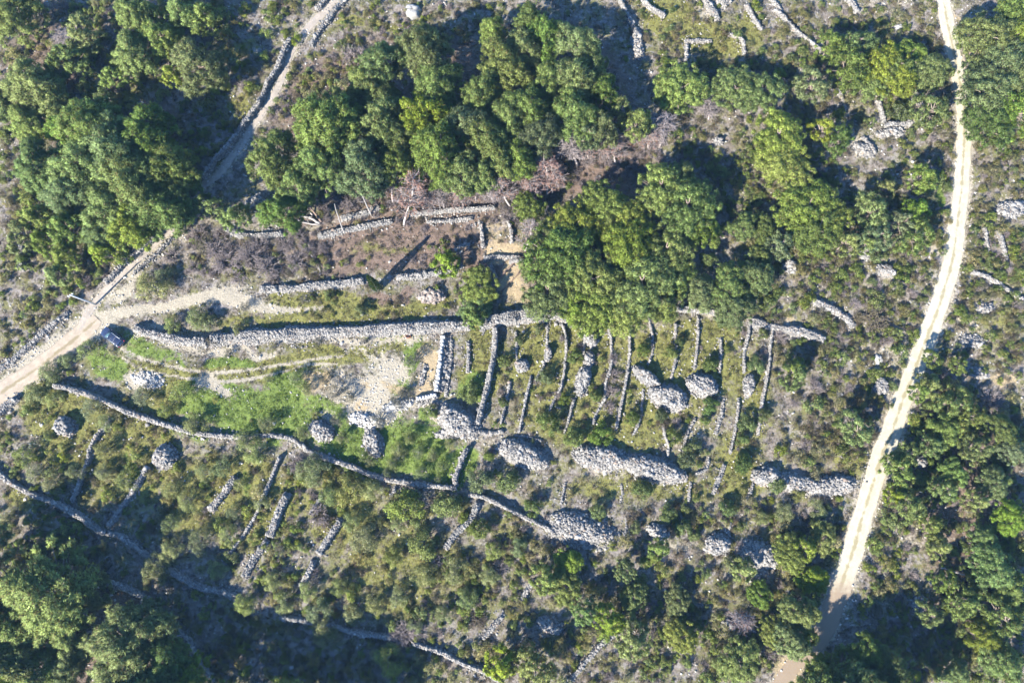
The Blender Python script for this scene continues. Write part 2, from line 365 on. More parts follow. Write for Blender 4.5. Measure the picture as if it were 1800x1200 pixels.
def ground_material():
    m, nt, b = new_mat("hillside_soil")
    pos = geo_pos(nt)
    def sep(layer):
        s = node(nt, "ShaderNodeSeparateColor"); nt.links.new(node(nt, "ShaderNodeVertexColor", layer_name=layer).outputs[0], s.inputs[0]); return s.outputs
    A = sep("Col"); B = sep("Soil")
    n1 = noise_n(nt, 0.35, 6, 0.65, pos).outputs[0]; n2 = noise_n(nt, 2.2, 6, 0.7, pos).outputs[0]; n3 = noise_n(nt, 7.0, 4, 0.7, pos).outputs[0]
    n4 = noise_n(nt, 0.9, 5, 0.7, pos).outputs[0]
    heath = mixc(nt, ramp(nt, n2, 0.35, 0.65), (0.088, 0.071, 0.055), (0.185, 0.157, 0.128))
    heath = mixc(nt, ramp(nt, n1, 0.42, 0.62), heath, (0.105, 0.10, 0.038))
    heath = mixc(nt, math_n(nt, 'MULTIPLY', ramp(nt, n4, 0.50, 0.60), 0.7), heath, (0.205, 0.184, 0.168))
    def layer(base, w, colA, colB, nz, lo=0.35, hi=0.65, k=0.9):
        f = ramp(nt, math_n(nt, 'ADD', w, math_n(nt, 'MULTIPLY_ADD', nz, k, -0.5 * k)), lo, hi)
        return mixc(nt, f, base, mixc(nt, ramp(nt, n3, 0.35, 0.65), colA, colB))
    c = layer(heath, B[1], (0.085, 0.058, 0.042), (0.165, 0.118, 0.088), n2)
    c = layer(c, A[1], (0.095, 0.094, 0.026), (0.17, 0.16, 0.046), n4, k=1.5)
    c = layer(c, A[0], (0.075, 0.105, 0.022), (0.138, 0.178, 0.038), n4, k=1.5)
    c = layer(c, A[2], (0.175, 0.150, 0.104), (0.335, 0.292, 0.220), n2, k=2.1)
    c = layer(c, B[0], (0.20, 0.148, 0.085), (0.33, 0.26, 0.155), n2, k=1.3)
    nt.links.new(c, b.inputs["Base Color"])
    v = node(nt, "ShaderNodeTexVoronoi"); v.inputs["Scale"].default_value = 4.5; nt.links.new(pos, v.inputs["Vector"])
    h = math_n(nt, 'ADD', math_n(nt, 'MULTIPLY', n2, 1.0), math_n(nt, 'MULTIPLY_ADD', n3, 0.6, math_n(nt, 'MULTIPLY', v.outputs[0], -0.25)))
    bump(nt, b, h, 0.8, 0.22)
    return m
ground = link("ground", gm, ground_material()); tag(ground, "stony terraced hillside of dry heath, grass and pale rubble", None, kind="structure")

# roads as sheets with wheel ruts
def road_material(name, c0, c1, c2, verge, rut=0.0):
    m, nt, b = new_mat(name)
    pos = geo_pos(nt)
    n1 = noise_n(nt, 0.8, 6, 0.7, pos).outputs[0]; n2 = noise_n(nt, 6.0, 5, 0.7, pos).outputs[0]; n0 = noise_n(nt, 0.5, 8, 0.75, pos).outputs[0]
    s = node(nt, "ShaderNodeSeparateColor"); nt.links.new(node(nt, "ShaderNodeVertexColor", layer_name="Col").outputs[0], s.inputs[0])
    c = mixc(nt, ramp(nt, n1, 0.35, 0.65), c0, c1)
    c = mixc(nt, math_n(nt, 'MULTIPLY', ramp(nt, n2, 0.45, 0.7), 0.5), c, c2)
    if rut: c = mixc(nt, ramp(nt, math_n(nt, 'ADD', s.outputs[1], math_n(nt, 'MULTIPLY_ADD', n0, 3.2, -1.65)), 0.4, 0.95), c, rut)
    c = mixc(nt, ramp(nt, math_n(nt, 'ADD', s.outputs[0], math_n(nt, 'MULTIPLY_ADD', n1, 1.0, -0.5)), 0.4, 0.9), c, verge)
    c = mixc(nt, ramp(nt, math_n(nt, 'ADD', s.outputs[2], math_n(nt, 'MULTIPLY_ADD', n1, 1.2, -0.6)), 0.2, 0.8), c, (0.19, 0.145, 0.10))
    nt.links.new(c, b.inputs["Base Color"])
    bump(nt, b, n2, 0.6, 0.05)
    return m
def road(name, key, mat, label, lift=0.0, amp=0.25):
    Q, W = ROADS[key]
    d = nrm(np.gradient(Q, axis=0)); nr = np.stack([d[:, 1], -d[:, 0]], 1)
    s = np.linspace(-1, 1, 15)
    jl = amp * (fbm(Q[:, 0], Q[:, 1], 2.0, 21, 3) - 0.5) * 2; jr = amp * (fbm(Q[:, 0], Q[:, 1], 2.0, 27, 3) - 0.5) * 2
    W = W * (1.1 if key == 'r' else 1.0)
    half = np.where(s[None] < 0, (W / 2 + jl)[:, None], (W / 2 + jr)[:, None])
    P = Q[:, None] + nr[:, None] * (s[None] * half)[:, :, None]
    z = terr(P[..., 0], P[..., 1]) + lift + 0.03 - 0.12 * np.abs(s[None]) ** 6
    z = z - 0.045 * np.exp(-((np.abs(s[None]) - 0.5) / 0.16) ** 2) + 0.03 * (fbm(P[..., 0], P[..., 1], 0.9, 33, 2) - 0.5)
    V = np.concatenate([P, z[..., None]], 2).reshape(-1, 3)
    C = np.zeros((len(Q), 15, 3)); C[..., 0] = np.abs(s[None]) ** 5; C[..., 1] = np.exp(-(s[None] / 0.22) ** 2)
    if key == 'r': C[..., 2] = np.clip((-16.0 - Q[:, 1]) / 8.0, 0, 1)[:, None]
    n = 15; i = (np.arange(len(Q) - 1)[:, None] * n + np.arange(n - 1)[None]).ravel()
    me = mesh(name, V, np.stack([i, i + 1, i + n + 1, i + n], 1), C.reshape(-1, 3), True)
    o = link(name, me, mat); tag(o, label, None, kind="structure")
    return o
WHITE_ROAD = road_material("crushed_limestone", (0.291, 0.261, 0.187), (0.339, 0.308, 0.235), (0.251, 0.218, 0.147), (0.178, 0.14, 0.099), (0.202, 0.173, 0.102))
TRACK = road_material("dusty_track", (0.232, 0.187, 0.136), (0.293, 0.242, 0.179), (0.19, 0.153, 0.112), (0.184, 0.15, 0.107), (0.17, 0.137, 0.081))
LANE = road_material("stony_lane_earth", (0.211, 0.18, 0.143), (0.281, 0.239, 0.192), (0.162, 0.137, 0.109), (0.155, 0.133, 0.102))
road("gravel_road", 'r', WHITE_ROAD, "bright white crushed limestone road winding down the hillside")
road("dirt_track", 'l', TRACK, "pale dusty dirt track leading up to the parked car", 0.006)
road("stony_lane", 'n', LANE, "narrow stony lane climbing between dry stone walls", -0.004)

# ------------------------------------------------------------------ dry stone walls and heaps
def wall_mesh(name, pts, w_px, h, seed, dens=1.0, top=0.6, ragged=0.35, size=0.098, gap=-1.0):
    r = NR(seed)
    Q, _ = spline([(a, b, w_px) for a, b in pts], 0.35)
    wb = w_px * M_PX * 0.88
    L = np.concatenate([[0], np.cumsum(np.linalg.norm(np.diff(Q, axis=0), axis=1))])
    d = nrm(np.gradient(Q, axis=0)); nr = np.stack([d[:, 1], -d[:, 0]], 1)
    hv = h * (1 - ragged + 2 * ragged * fbm(L, L * 0 + seed, 2.2, 41, 3)) * np.clip((vnoise(L, L * 0 + seed * 3, 3.5, 43) - gap) * 5 + 0.25, 0.25, 1) * np.clip(np.minimum(L, L[-1] - L) / 0.7 + 0.45, 0, 1)
    wv = wb * (0.55 + 0.9 * fbm(L, L * 0 + seed, 2.4, 47, 3))
    prof_s = np.array([-1, -0.94, -top * 0.98, top * 0.98, 0.94, 1]); prof_z = np.array([-0.3, 0.05, 0.93, 0.93, 0.05, -0.3])
    g = Geo()
    P = Q[:, None] + nr[:, None] * (prof_s[None] * (wv / 2 - 0.04)[:, None])[:, :, None]
    zb = zg(Q[:, 0], Q[:, 1])
    z = zb[:, None] + np.where(prof_z[None] > 0, prof_z[None] * hv[:, None], prof_z[None])
    V = np.concatenate([P, z[..., None]], 2).reshape(-1, 3); n = 6
    i = (np.arange(len(Q) - 1)[:, None] * n + np.arange(n - 1)[None]).ravel()
    Fq = np.concatenate([np.stack([i, i + 1, i + n + 1], 1), np.stack([i, i + n + 1, i + n], 1)])
    e = (len(Q) - 1) * n
    caps = [(0, k + 1, k) for k in range(1, n - 1)] + [(e, e + k, e + k + 1) for k in range(1, n - 1)]
    g.add(V, np.concatenate([Fq, caps]), (0.10, 0.097, 0.095))
    per = wb * top + 2 * math.hypot(h, wb * (1 - top) / 2)
    N = int(L[-1] * per * 13.5 * dens / (size / 0.17) ** 2) + 8
    # stones laid along the courses of both faces and heaped on the crest
    t = r.uniform(0, L[-1], N); k = np.clip(np.searchsorted(L, t) - 1, 0, len(L) - 2); f = (t - L[k]) / np.maximum(L[k + 1] - L[k], 1e-6)
    q = Q[k] * (1 - f[:, None]) + Q[k + 1] * f[:, None]; nn = nr[k]; hh = hv[k]; ww = wv[k] / 2
    lt = wb * top / per
    on_top = r.random(N) < max(lt, 0.3)
    side = np.where(r.random(N) < 0.5, -1, 1)
    u = r.random(N)
    s = np.where(on_top, r.uniform(-top, top, N), side * (1 - (1 - top) * u)); zz = np.where(on_top, 1.0, u) * hh
    p = q + nn * (s * ww)[:, None]
    sz = size * r.lognormal(0, 0.28, N)
    p3 = np.concatenate([p, (zg(p[:, 0], p[:, 1]) * 0.3 + zg(q[:, 0], q[:, 1]) * 0.7 + zz - 0.03)[:, None]], 1)
    g.add(*stones(p3, sz, r))
    # tumbled stones at the foot
    M = int(L[-1] * 5 * dens)
    t = r.uniform(0, L[-1], M); k = np.clip(np.searchsorted(L, t) - 1, 0, len(L) - 2)
    p = Q[k] + nr[k] * (r.choice([-1, 1], M) * (wv[k] / 2 + np.abs(r.normal(0, 0.5, M))))[:, None]
    g.add(*stones(np.concatenate([p, (zg(p[:, 0], p[:, 1]) + 0.03)[:, None]], 1), 0.10 * r.lognormal(0, 0.35, M), r))
    me = g.mesh(name)
    c = Vector((Q[len(Q) // 2][0], Q[len(Q) // 2][1], float(zb[len(Q) // 2])))
    me.transform(Matrix.Translation(-c))
    return me, c
WALLN = [0]; LAND = []           # walls and heaps by which plants are described
def wall(pts, w, h, label, group=None, name="dry_stone_wall", **kw):
    WALLN[0] += 1
    me, c = wall_mesh(name, pts, w, h, 300 + WALLN[0], **kw)
    o = link(name, me, STONE, loc=c); tag(o, label, "stone wall", group, "thing")
    LAND.append((np.array([list(at(a, b))[:2] for a, b in pts]), label))
    return o

def heap_mesh(name, px, py, a, b, ang, h, seed, size=0.125, pal=None, flat_top=0.55):
    r = NR(seed); c = at(px, py); a *= M_PX; b *= M_PX
    th = math.radians(-ang); ca, sa = math.cos(th), math.sin(th)
    ph = r.uniform(0, 6.28, 3)
    def shape(u, v):                # radius modulation keeps the outline uneven
        t = np.arctan2(v, u); R = np.hypot(u, v) / (1 + 0.07 * np.sin(2 * t + ph[0]) + 0.06 * np.sin(3 * t + ph[1]) + 0.04 * np.sin(5 * t + ph[2]))
        return R
    def top(u, v):
        R = shape(u, v); return np.clip((1 - R) / (1 - flat_top), 0, 1) ** 0.75
    def put(u, v, extra=0.0):
        x = c.x + u * a * ca - v * b * sa; y = c.y + u * a * sa + v * b * ca
        z = float(zg(c.x, c.y)) * 0.5 + 0.5 * zg(x, y) + h * top(u, v) * (0.82 + 0.3 * fbm(x, y, 1.6, seed, 2)) + extra
        return np.stack([x, y, z], 1)
    g = Geo()
    nr_, nt_ = 9, 36
    U, T = np.meshgrid(np.linspace(0, 1.04, nr_), np.linspace(0, 2 * np.pi, nt_, endpoint=False), indexing='ij')
    V = put((U * np.cos(T)).ravel(), (U * np.sin(T)).ravel(), -0.10)
    V[-nt_:, 2] -= 0.3
    Fs = []
    for i in range(nr_ - 1):
        for j in range(nt_):
            p, q = i * nt_ + j, i * nt_ + (j + 1) % nt_
            Fs += [(p, p + nt_, q + nt_), (p, q + nt_, q)]
    g.add(V, Fs, (0.10, 0.097, 0.095))
    N = int(math.pi * a * b * 1.3 * 17 / (size / 0.17) ** 2 + 2 * math.pi * max(a, b) * h * 4)
    R = np.sqrt(r.random(N)) * 1.03; T = r.uniform(0, 6.283, N)
    P = put(R * np.cos(T), R * np.sin(T), 0.0)
    g.add(*stones(P, size * 0.93 * r.lognormal(0, 0.48, N), r, pal=pal))
    M = int((a + b) * 7)
    R = 1.0 + np.abs(r.normal(0, 0.12, M)); T = r.uniform(0, 6.283, M); P = put(R * np.cos(T), R * np.sin(T)); P[:, 2] = zg(P[:, 0], P[:, 1]) + 0.03
    g.add(*stones(P, 0.10 * r.lognormal(0, 0.35, M), r, pal=pal))
    me = g.mesh(name); cc = Vector((c.x, c.y, float(zg(c.x, c.y)))); me.transform(Matrix.Translation(-cc))
    return me, cc
HEAPN = [0]
def heap(px, py, a, b, ang, h, label, name="stone_heap", group=None, **kw):
    HEAPN[0] += 1
    me, c = heap_mesh(name, px, py, a, b, ang, h, 900 + HEAPN[0], **kw)
    o = link(name, me, STONE, loc=c); tag(o, label, "stone heap", group)
    LAND.append((np.array([[c.x, c.y]]), label))
    return o

# ---- the long wall and its continuation
wall([(238,576),(262,585),(290,592),(330,600),(365,600)], 20, 1.3, "broad limestone rubble wall end running east from beside the dark car", top=0.5)
wall([(372,598),(420,594),(470,590),(520,588),(560,586),(600,583)], 30, 1.6, "widest grey-white stretch of the long rubble wall above the grassy wheel tracks", top=0.45)
wall([(596,583),(640,582),(690,579),(740,576),(790,574),(826,572)], 24, 1.5, "long white faced rubble wall above the gravel yard and the cut block wall", top=0.5)
wall([(842,570),(870,564),(905,558),(950,553),(990,550),(1022,553)], 27, 1.7, "wide grey capped wall below the bare orange earth and the round grove", top=0.6)
wall([(980,556),(1005,566),(1030,575)], 20, 0.8, "white rubble spill below the wide grey capped wall", top=0.4)
wall([(1188,543),(1225,546),(1262,551)], 10, 1.2, "short white wall under the pine fringe above the terraces")
wall([(1318,566),(1350,574),(1385,580),(1415,586),(1445,600)], 20, 1.1, "pale tumbled wall climbing into the grey scrub east of the terraces", top=0.45)
# ---- upper terraces
wall([(458,509),(490,508),(530,506),(565,502),(600,500),(640,494)], 14, 1.0, "low white terrace wall west of the slender cypress")
wall([(697,488),(730,486),(760,482),(776,478)], 12, 1.0, "short white terrace wall east of the slender cypress")
wall([(720,379),(755,374),(800,370),(840,369),(870,365)], 8, 1.0, "thin dark wall under the dead pines")
wall([(560,416),(590,409),(620,403),(650,397),(690,389)], 12, 0.8, "broken white stone row below the leaning pale trunks")
wall([(395,402),(430,415),(470,414),(500,412)], 12, 0.7, "half overgrown stone row at the bend of the stony lane")
wall([(600,385),(640,375),(670,365)], 12, 0.6, "rubble bank among the fallen trunks")
wall([(750,391),(790,388),(832,384)], 6, 0.5, "thin pale stone line on the burnt looking terrace")
wall([(845,390),(848,415),(850,436)], 7, 0.7, "short wall on the west side of the bare square plot")
wall([(893,388),(899,408),(900,428)], 7, 0.7, "short wall on the east side of the bare square plot")
wall([(850,455),(880,452),(915,455)], 12, 0.6, "low broken footing of the ruined hut")
wall([(862,466),(868,478),(872,490)], 7, 0.8, "stub of ruined wall beside the diagonal dark trunk")
wall([(895,462),(915,458),(932,462)], 8, 0.7, "curved stub of ruined wall under the grove edge")
wall([(800,440),(812,432),(826,430)], 7, 0.6, "tumbled row beside the young pine on the brown terrace")
wall([(782,480),(800,472),(815,468)], 7, 0.5, "small stone row beside the bushy evergreen")
# ---- lane walls
wall([(596,-30),(575,0),(558,20)], 9, 0.9, "west wall of the stony lane, upper piece above its gap")
wall([(515,70),(503,90),(493,117),(482,136),(470,153),(457,187),(447,198),(427,227),(407,257),(385,280),(358,315)], 9, 1.2, "long winding wall along the west side of the stony lane")
wall([(612,-5),(592,18),(572,45),(556,66),(548,84)], 10, 0.7, "low tumbled wall along the east side of the stony lane")
wall([(282,412),(262,428),(240,446),(222,462),(205,480),(186,497)], 9, 0.8, "white boulder row west of the lane above the utility pole")
wall([(305,418),(285,438),(260,460),(236,482)], 5, 0.5, "thin stone kerb along the east edge of the lane above the utility pole")
wall([(122,548),(100,566),(78,584),(50,610),(20,636),(-10,655)], 10, 0.6, "loose white stone row along the upper edge of the dusty track")
wall([(36,698),(15,712),(-10,735)], 16, 0.8, "grey rubble bank along the lower edge of the dusty track")
wall([(43,428),(42,450),(39,476)], 11, 1.0, "short grey wall stub in the dark scrub west of the lane")
wall([(430,365),(445,355),(462,345)], 16, 0.9, "grey rubble bank tucked under the grove beside the lane")
# ---- meadow boundary
wall([(98,678),(140,687),(187,705),(227,723),(267,737),(300,748),(345,761)], 9, 1.5, "tall meadow wall running from the dusty track down to the olive trees")
wall([(345,761),(390,766),(430,768),(470,765),(500,768),(520,774),(540,790),(563,800)], 7, 0.9, "curved meadow wall half hidden under the dark olive trees")
wall([(563,800),(593,811),(623,821),(650,833),(683,842),(717,848),(750,852),(785,856),(803,857)], 9, 1.1, "white meadow wall below the bright green grass")
wall([(803,855),(800,843),(806,825),(814,803),(822,788)], 8, 1.3, "short wall closing the east end of the bright green meadow")
wall([(823,869),(850,873),(883,888),(900,897),(920,907),(953,923),(975,935)], 7, 0.9, "thin sinuous wall running toward the fan shaped stone heap")
wall([(871,574),(870,607),(867,633),(862,655),(857,677),(847,717),(840,746)], 9, 1.7, "tall straight capped wall between the olive plot and the terraces")
wall([(823,600),(824,628),(822,655)], 6, 0.6, "little stone row in the grassy olive plot")
wall([(794,597),(792,630),(787,665),(784,698)], 7, 0.28, "loose rubble row at the foot of the cut block wall")
wall([(749,640),(744,660),(740,678)], 8, 0.35, "small white rubble row west of the tan earth strip")
wall([(838,756),(860,762),(885,757)], 8, 0.5, "rubble line below the tall straight capped wall")
# ---- terrace walls between the long wall and the stone heaps
TG = "terrace walls"
def tw(pts, label, w=4.6, h=0.75): wall(pts, w * 0.66, h * 0.9, label, TG, "terrace_wall", ragged=0.5, size=0.085, gap=0.26)
tw([(907,583),(908,605),(908,630)], "first terrace wall east of the tall capped wall, upper piece")
tw([(934,660),(927,690),(920,723),(912,760)], "first terrace wall east of the tall capped wall, lower piece")
tw([(897,670),(890,705),(880,745)], "short terrace wall just below the tall capped wall")
tw([(962,566),(962,590),(961,610)], "straight terrace wall ending at the small upright stone stack")
tw([(958,634),(953,650),(940,668)], "terrace wall piece below the small upright stone stack")
tw([(988,568),(994,590),(995,615),(992,650),(985,683),(972,707),(966,722)], "long curved terrace wall beside the white rubble spill", h=0.95)
tw([(1026,568),(1028,590),(1025,625)], "terrace wall passing the two small square heaps")
tw([(1010,700),(1004,718),(1000,735),(992,762)], "terrace wall below the dark pointed stone heap", 5, 0.85)
tw([(1068,560),(1070,582),(1074,600),(1074,640),(1064,673),(1062,700),(1048,727),(1042,746)], "winding terrace wall west of the grey twiggy strip", 5, 0.9)
tw([(1106,578),(1106,612),(1105,640),(1097,683),(1088,727),(1082,756)], "straight terrace wall east of the grey twiggy strip", 4.8, 0.9)
tw([(1140,558),(1146,587),(1147,617),(1138,642)], "terrace wall above the twin limestone heaps")
tw([(1131,684),(1128,712),(1126,733),(1112,765)], "terrace wall below the twin limestone heaps, west side")
tw([(1187,568),(1187,607),(1187,633),(1179,665)], "terrace wall leading to the eastern twin heap")
tw([(1163,745),(1168,765),(1174,783),(1173,802)], "terrace wall between the eastern twin heap and the long low heap", 5)
tw([(1227,555),(1226,580),(1225,607),(1220,650)], "terrace wall above the round limestone heap")
tw([(1223,733),(1214,750),(1206,765),(1200,795)], "terrace wall below the eastern twin heap", 5)
tw([(1268,593),(1266,612),(1264,655)], "terrace wall touching the round limestone heap", 5, 0.9)
tw([(1272,700),(1268,728),(1257,762)], "rubbly terrace wall below the round limestone heap", 9, 0.5)
tw([(1318,564),(1313,590),(1308,620),(1307,655)], "terrace wall above the narrow leaf shaped heap", 5, 0.95)
tw([(1298,700),(1294,740),(1288,770),(1282,797)], "terrace wall below the narrow leaf shaped heap")
tw([(1357,578),(1353,605),(1350,640),(1343,683),(1337,717),(1332,765)], "easternmost terrace wall before the grey scrub", 5, 0.95)
tw([(1214,845),(1211,862),(1209,882)], "short terrace wall below the long low heap")
tw([(1274,815),(1264,840),(1253,868)], "thick rubble terrace wall in the lower olive rows", 11, 0.6)
tw([(1324,848),(1318,862),(1312,878)], "terrace wall at the west end of the rubble bank")
tw([(1284,915),(1282,930),(1281,950)], "short terrace wall above the two lower round heaps")
tw([(1092,850),(1094,868),(1090,885)], "faint terrace wall under the long low heap", 4, 0.4)
tw([(1100,908),(1101,925),(1099,942)], "faint terrace wall above the bright green shrub", 4, 0.4)
tw([(994,848),(990,866),(986,886)], "faint terrace wall above the fan shaped heap", 4, 0.4)
tw([(1246,806),(1240,824),(1222,832)], "curved white terrace wall beside the big round olive", 5, 0.6)
tw([(905,765),(930,768),(952,775)], "short cross row of stones above the crescent heap", 5, 0.4)
# ---- lower left fields
wall([(-15,822),(0,828),(27,850),(50,863),(77,875),(100,882),(127,897),(150,910),(173,930),(187,936)], 9, 1.1, "long white field wall entering from the shaded lower corner")
wall([(190,937),(213,941),(233,953),(263,977),(288,995),(310,1007),(333,1020),(360,1033),(387,1037),(417,1048)], 9, 1.0, "field wall continuing past the wall crossing through bushy olives")
wall([(493,1083),(530,1088),(573,1096),(610,1105),(650,1113),(690,1118)], 8, 1.1, "white field wall along the edge of the big blue shade")
wall([(725,1127),(755,1138),(780,1146),(817,1165),(850,1177),(880,1196)], 7, 1.0, "field wall piece beyond the twiggy brown bush")
wall([(190,926),(207,905),(227,877),(247,847),(263,820)], 9, 1.0, "grey wall climbing from the wall crossing to the square stone heap")
wall([(128,882),(140,860),(150,830),(160,803),(163,785),(177,763),(200,735)], 6, 1.0, "thin dark sided wall between two shaggy olive plots")
wall([(370,897),(393,870),(417,838)], 13, 1.1, "short thick wall with a broken lower end")
wall([(400,978),(420,953),(447,913),(463,877),(477,843),(494,802)], 4.5, 0.9, "very thin field wall edging the yellow grass strip")
wall([(508,866),(493,897),(485,920),(477,942)], 13, 1.3, "thick flat topped wall beside the yellow grass strip", top=0.75)
wall([(472,948),(457,968),(443,988),(430,1014)], 14, 0.7, "collapsed lower end of the thick flat topped wall")
wall([(603,910),(583,940),(562,972)], 11, 1.3, "straight thick wall standing in the lower field", top=0.75)
wall([(553,983),(547,1000),(530,1030)], 12, 0.9, "stepped broken end of the straight thick wall")
wall([(570,868),(558,885),(546,903)], 5, 0.7, "little wall beside the purple brown twigs")
wall([(697,853),(691,867),(682,883)], 5, 0.6, "little wall dropping from the white meadow wall")
wall([(841,882),(827,913),(805,933),(783,963)], 11, 0.9, "tapering wall below the thin sinuous wall", top=0.7)
wall([(888,1076),(870,1098),(848,1122)], 9, 0.7, "overgrown wall among the lower shrubs")
wall([(183,1022),(217,1030),(253,1047),(283,1073),(307,1103),(333,1127),(350,1160),(380,1200)], 10, 1.0, "curving wall lying wholly in the blue pine shade")
wall([(1084,1109),(1060,1127),(1033,1157),(1000,1196)], 10, 0.8, "stone wall among the southern shrubs", top=0.7)
wall([(940,1020),(925,1040),(915,1055)], 10, 0.6, "short stone row in the southern shrubs")
# ---- upper right
wall([(1083,-10),(1095,15),(1103,33),(1113,50)], 5, 1.0, "thin wall edging the shaded hollow behind the grove")
wall([(1118,-5),(1147,20),(1168,31)], 5, 1.0, "thin wall on the open yellow grass behind the grove")
wall([(1230,-8),(1246,14),(1260,38)], 11, 1.0, "thick pale wall on the open grass behind the grove", top=0.75)
wall([(1262,-5),(1280,10)], 24, 0.8, "pale rubble bank beside the thick pale wall", top=0.5)
wall([(1310,10),(1325,35),(1338,55)], 5, 0.8, "thin wall above the paired bright pines")
wall([(1203,74),(1228,73),(1250,74)], 6, 0.5, "low cross wall on the yellow grass behind the grove")
wall([(1207,78),(1206,95),(1205,110)], 5, 0.7, "short wall corner above the bright round pine")
wall([(1280,62),(1296,68),(1305,77),(1307,98)], 5, 0.8, "hooked little wall above the paired bright pines")
wall([(1490,-5),(1497,10),(1504,25)], 9, 0.8, "stub of wall in the upper scrub near the white road")
wall([(1362,18),(1387,47),(1402,60),(1417,73),(1442,92)], 5, 0.9, "diagonal dark sided wall in the upper scrub")
wall([(1540,178),(1546,195),(1553,217)], 5, 0.9, "west wall of the small enclosed olive terrace")
wall([(1553,222),(1583,221),(1617,211)], 9, 1.1, "front wall of the small enclosed olive terrace")
wall([(1619,208),(1614,180),(1606,165),(1598,155)], 8, 1.1, "east wall of the small enclosed olive terrace")
wall([(1470,158),(1478,175),(1484,195)], 5, 0.8, "thin wall west of the small enclosed olive terrace")
wall([(1513,242),(1525,255),(1537,272)], 7, 0.8, "stone edge below the small enclosed olive terrace")
wall([(1708,478),(1735,488),(1757,500),(1778,516),(1805,532)], 7, 0.6, "white stone line crossing the scrub east of the white road")
wall([(1729,400),(1732,425),(1734,445)], 5, 0.7, "dark sided wall east of the white road, first piece")
wall([(1752,405),(1760,432),(1768,462)], 5, 0.7, "dark sided wall east of the white road, second piece")
wall([(1372,20),(1352,-5)], 6, 0.6, "wall stub at the hill top scrub")
wall([(1480,555),(1462,545),(1440,535),(1425,528)], 15, 0.9, "grey rock step in the scrub above the bare twiggy shrub", top=0.4)
wall([(1500,575),(1490,562),(1482,556)], 14, 0.6, "lower end of the grey rock step in the scrub", top=0.4)

# ---- stone heaps
heap(805,740,44,25,30,2.2, "big grey stone heap at the corner below the cut block wall")
heap(1135,663,27,12,38,1.7, "long western lobe of the twin limestone heaps")
heap(1174,698,36,23,22,2.1, "broad eastern lobe of the twin limestone heaps")
heap(1233,677,28,21,12,2.1, "round limestone heap standing alone on the terraces")
heap(1315,678,9,21,8,1.5, "narrow leaf shaped stone heap on the eastern terraces")
heap(1025,669,12,28,14,1.8, "dark pointed stone heap on the western terraces")
heap(1035,631,10,14,5,1.3, "small stone stack above the dark pointed heap")
heap(1039,598,13,13,0,1.2, "small square stone stack under the white rubble spill")
heap(963,622,6,13,6,1.5, "small upright stone stack on the terrace wall")
heap(918,643,12,12,0,1.3, "small block shaped heap beside the tall capped wall")
heap(920,798,47,22,18,1.8, "crescent of grey stones west of the long low heap")
heap(1058,804,52,23,10,1.9, "western half of the long low stone heap")
heap(1150,824,56,22,15,1.9, "eastern half of the long low stone heap")
heap(1022,932,64,29,12,1.5, "fan shaped pale stone heap above the southern shrubs", flat_top=0.4)
heap(1260,957,24,18,0,1.5, "small round heap below the lower olive rows")
heap(1332,975,40,24,10,1.4, "wide grey heap beside the small round heap")
heap(1345,836,24,16,-5,1.5, "western head of the rubble bank beside the white road")
heap(1400,849,42,17,10,1.5, "middle of the rubble bank beside the white road")
heap(1462,852,45,17,-4,1.4, "eastern end of the rubble bank beside the white road")
heap(118,750,19,16,30,1.9, "lone round stone heap in the shaggy western field")
heap(292,803,20,22,20,1.8, "square shouldered stone heap at the top of the grey wall")
heap(567,757,23,17,25,1.4, "small pale stone heap at the meadow edge")
heap(657,778,16,26,-20,1.4, "dark sided stone heap in the bright green meadow")
heap(1548,680,14,15,0,0.9, "round pale limestone ring beside the white road", flat_top=0.7)
heap(1565,234,28,10,-8,0.9, "white rubble apron in front of the enclosed olive terrace")
heap(1517,264,22,12,30,0.8, "white rubble slope below the enclosed olive terrace")
heap(1775,369,32,17,-15,0.9, "white rock slab pile east of the white road")
heap(1552,476,25,11,15,0.9, "long grey outcrop in the purple scrub")
heap(1519,442,9,19,8,1.1, "upright grey outcrop below the bright pine")
heap(1388,468,10,14,-30,1.0, "grey outcrop in pine shade")
heap(760,520,23,13,-5,0.7, "brownish heap of cleared stones above the long wall", pal=BROWN_PAL, size=0.18)
heap(1610,1058,13,19,0,1.1, "grey stone heap in the scrub east of the shaded road")
heap(1617,812,10,8,0,0.8, "small grey heap in the pines east of the white road")
heap(967,1097,22,13,20,0.9, "low stone heap among the southern shrubs")
heap(1279,1097,9,9,0,0.9, "small round heap among the southern pines")
heap(1157,934,19,12,20,0.9, "pale heap between the lower olives and the bright green shrub")
heap(1262,250,10,8,0,0.9, "small heap in the blue shade of the umbrella pine")
heap(1120,78,12,34,-5,0.8, "stony chute in the shade behind the grove")
heap(790,762,24,8,-5,0.5, "low rubble spill under the big grey stone heap")
heap(262,668,26,14,10,0.35, "flat white rubble patch in the western meadow", pal=PALE_PAL, flat_top=0.2)
heap(700,712,28,9,-15,0.5, "white rubble bank on the edge of the gravel yard", pal=PALE_PAL, flat_top=0.3)
heap(645,738,30,13,10,0.5, "white rubble dump below the gravel yard", pal=PALE_PAL, flat_top=0.3)
heap(1708,600,24,12,15,0.5, "flat pale rubble patch east of the white road", flat_top=0.2)
heap(1728,541,18,9,0,0.5, "small pale rubble patch by the white stone line", flat_top=0.2)
heap(1712,655,26,8,15,0.5, "narrow pale rubble patch above the eastern pines", flat_top=0.2)

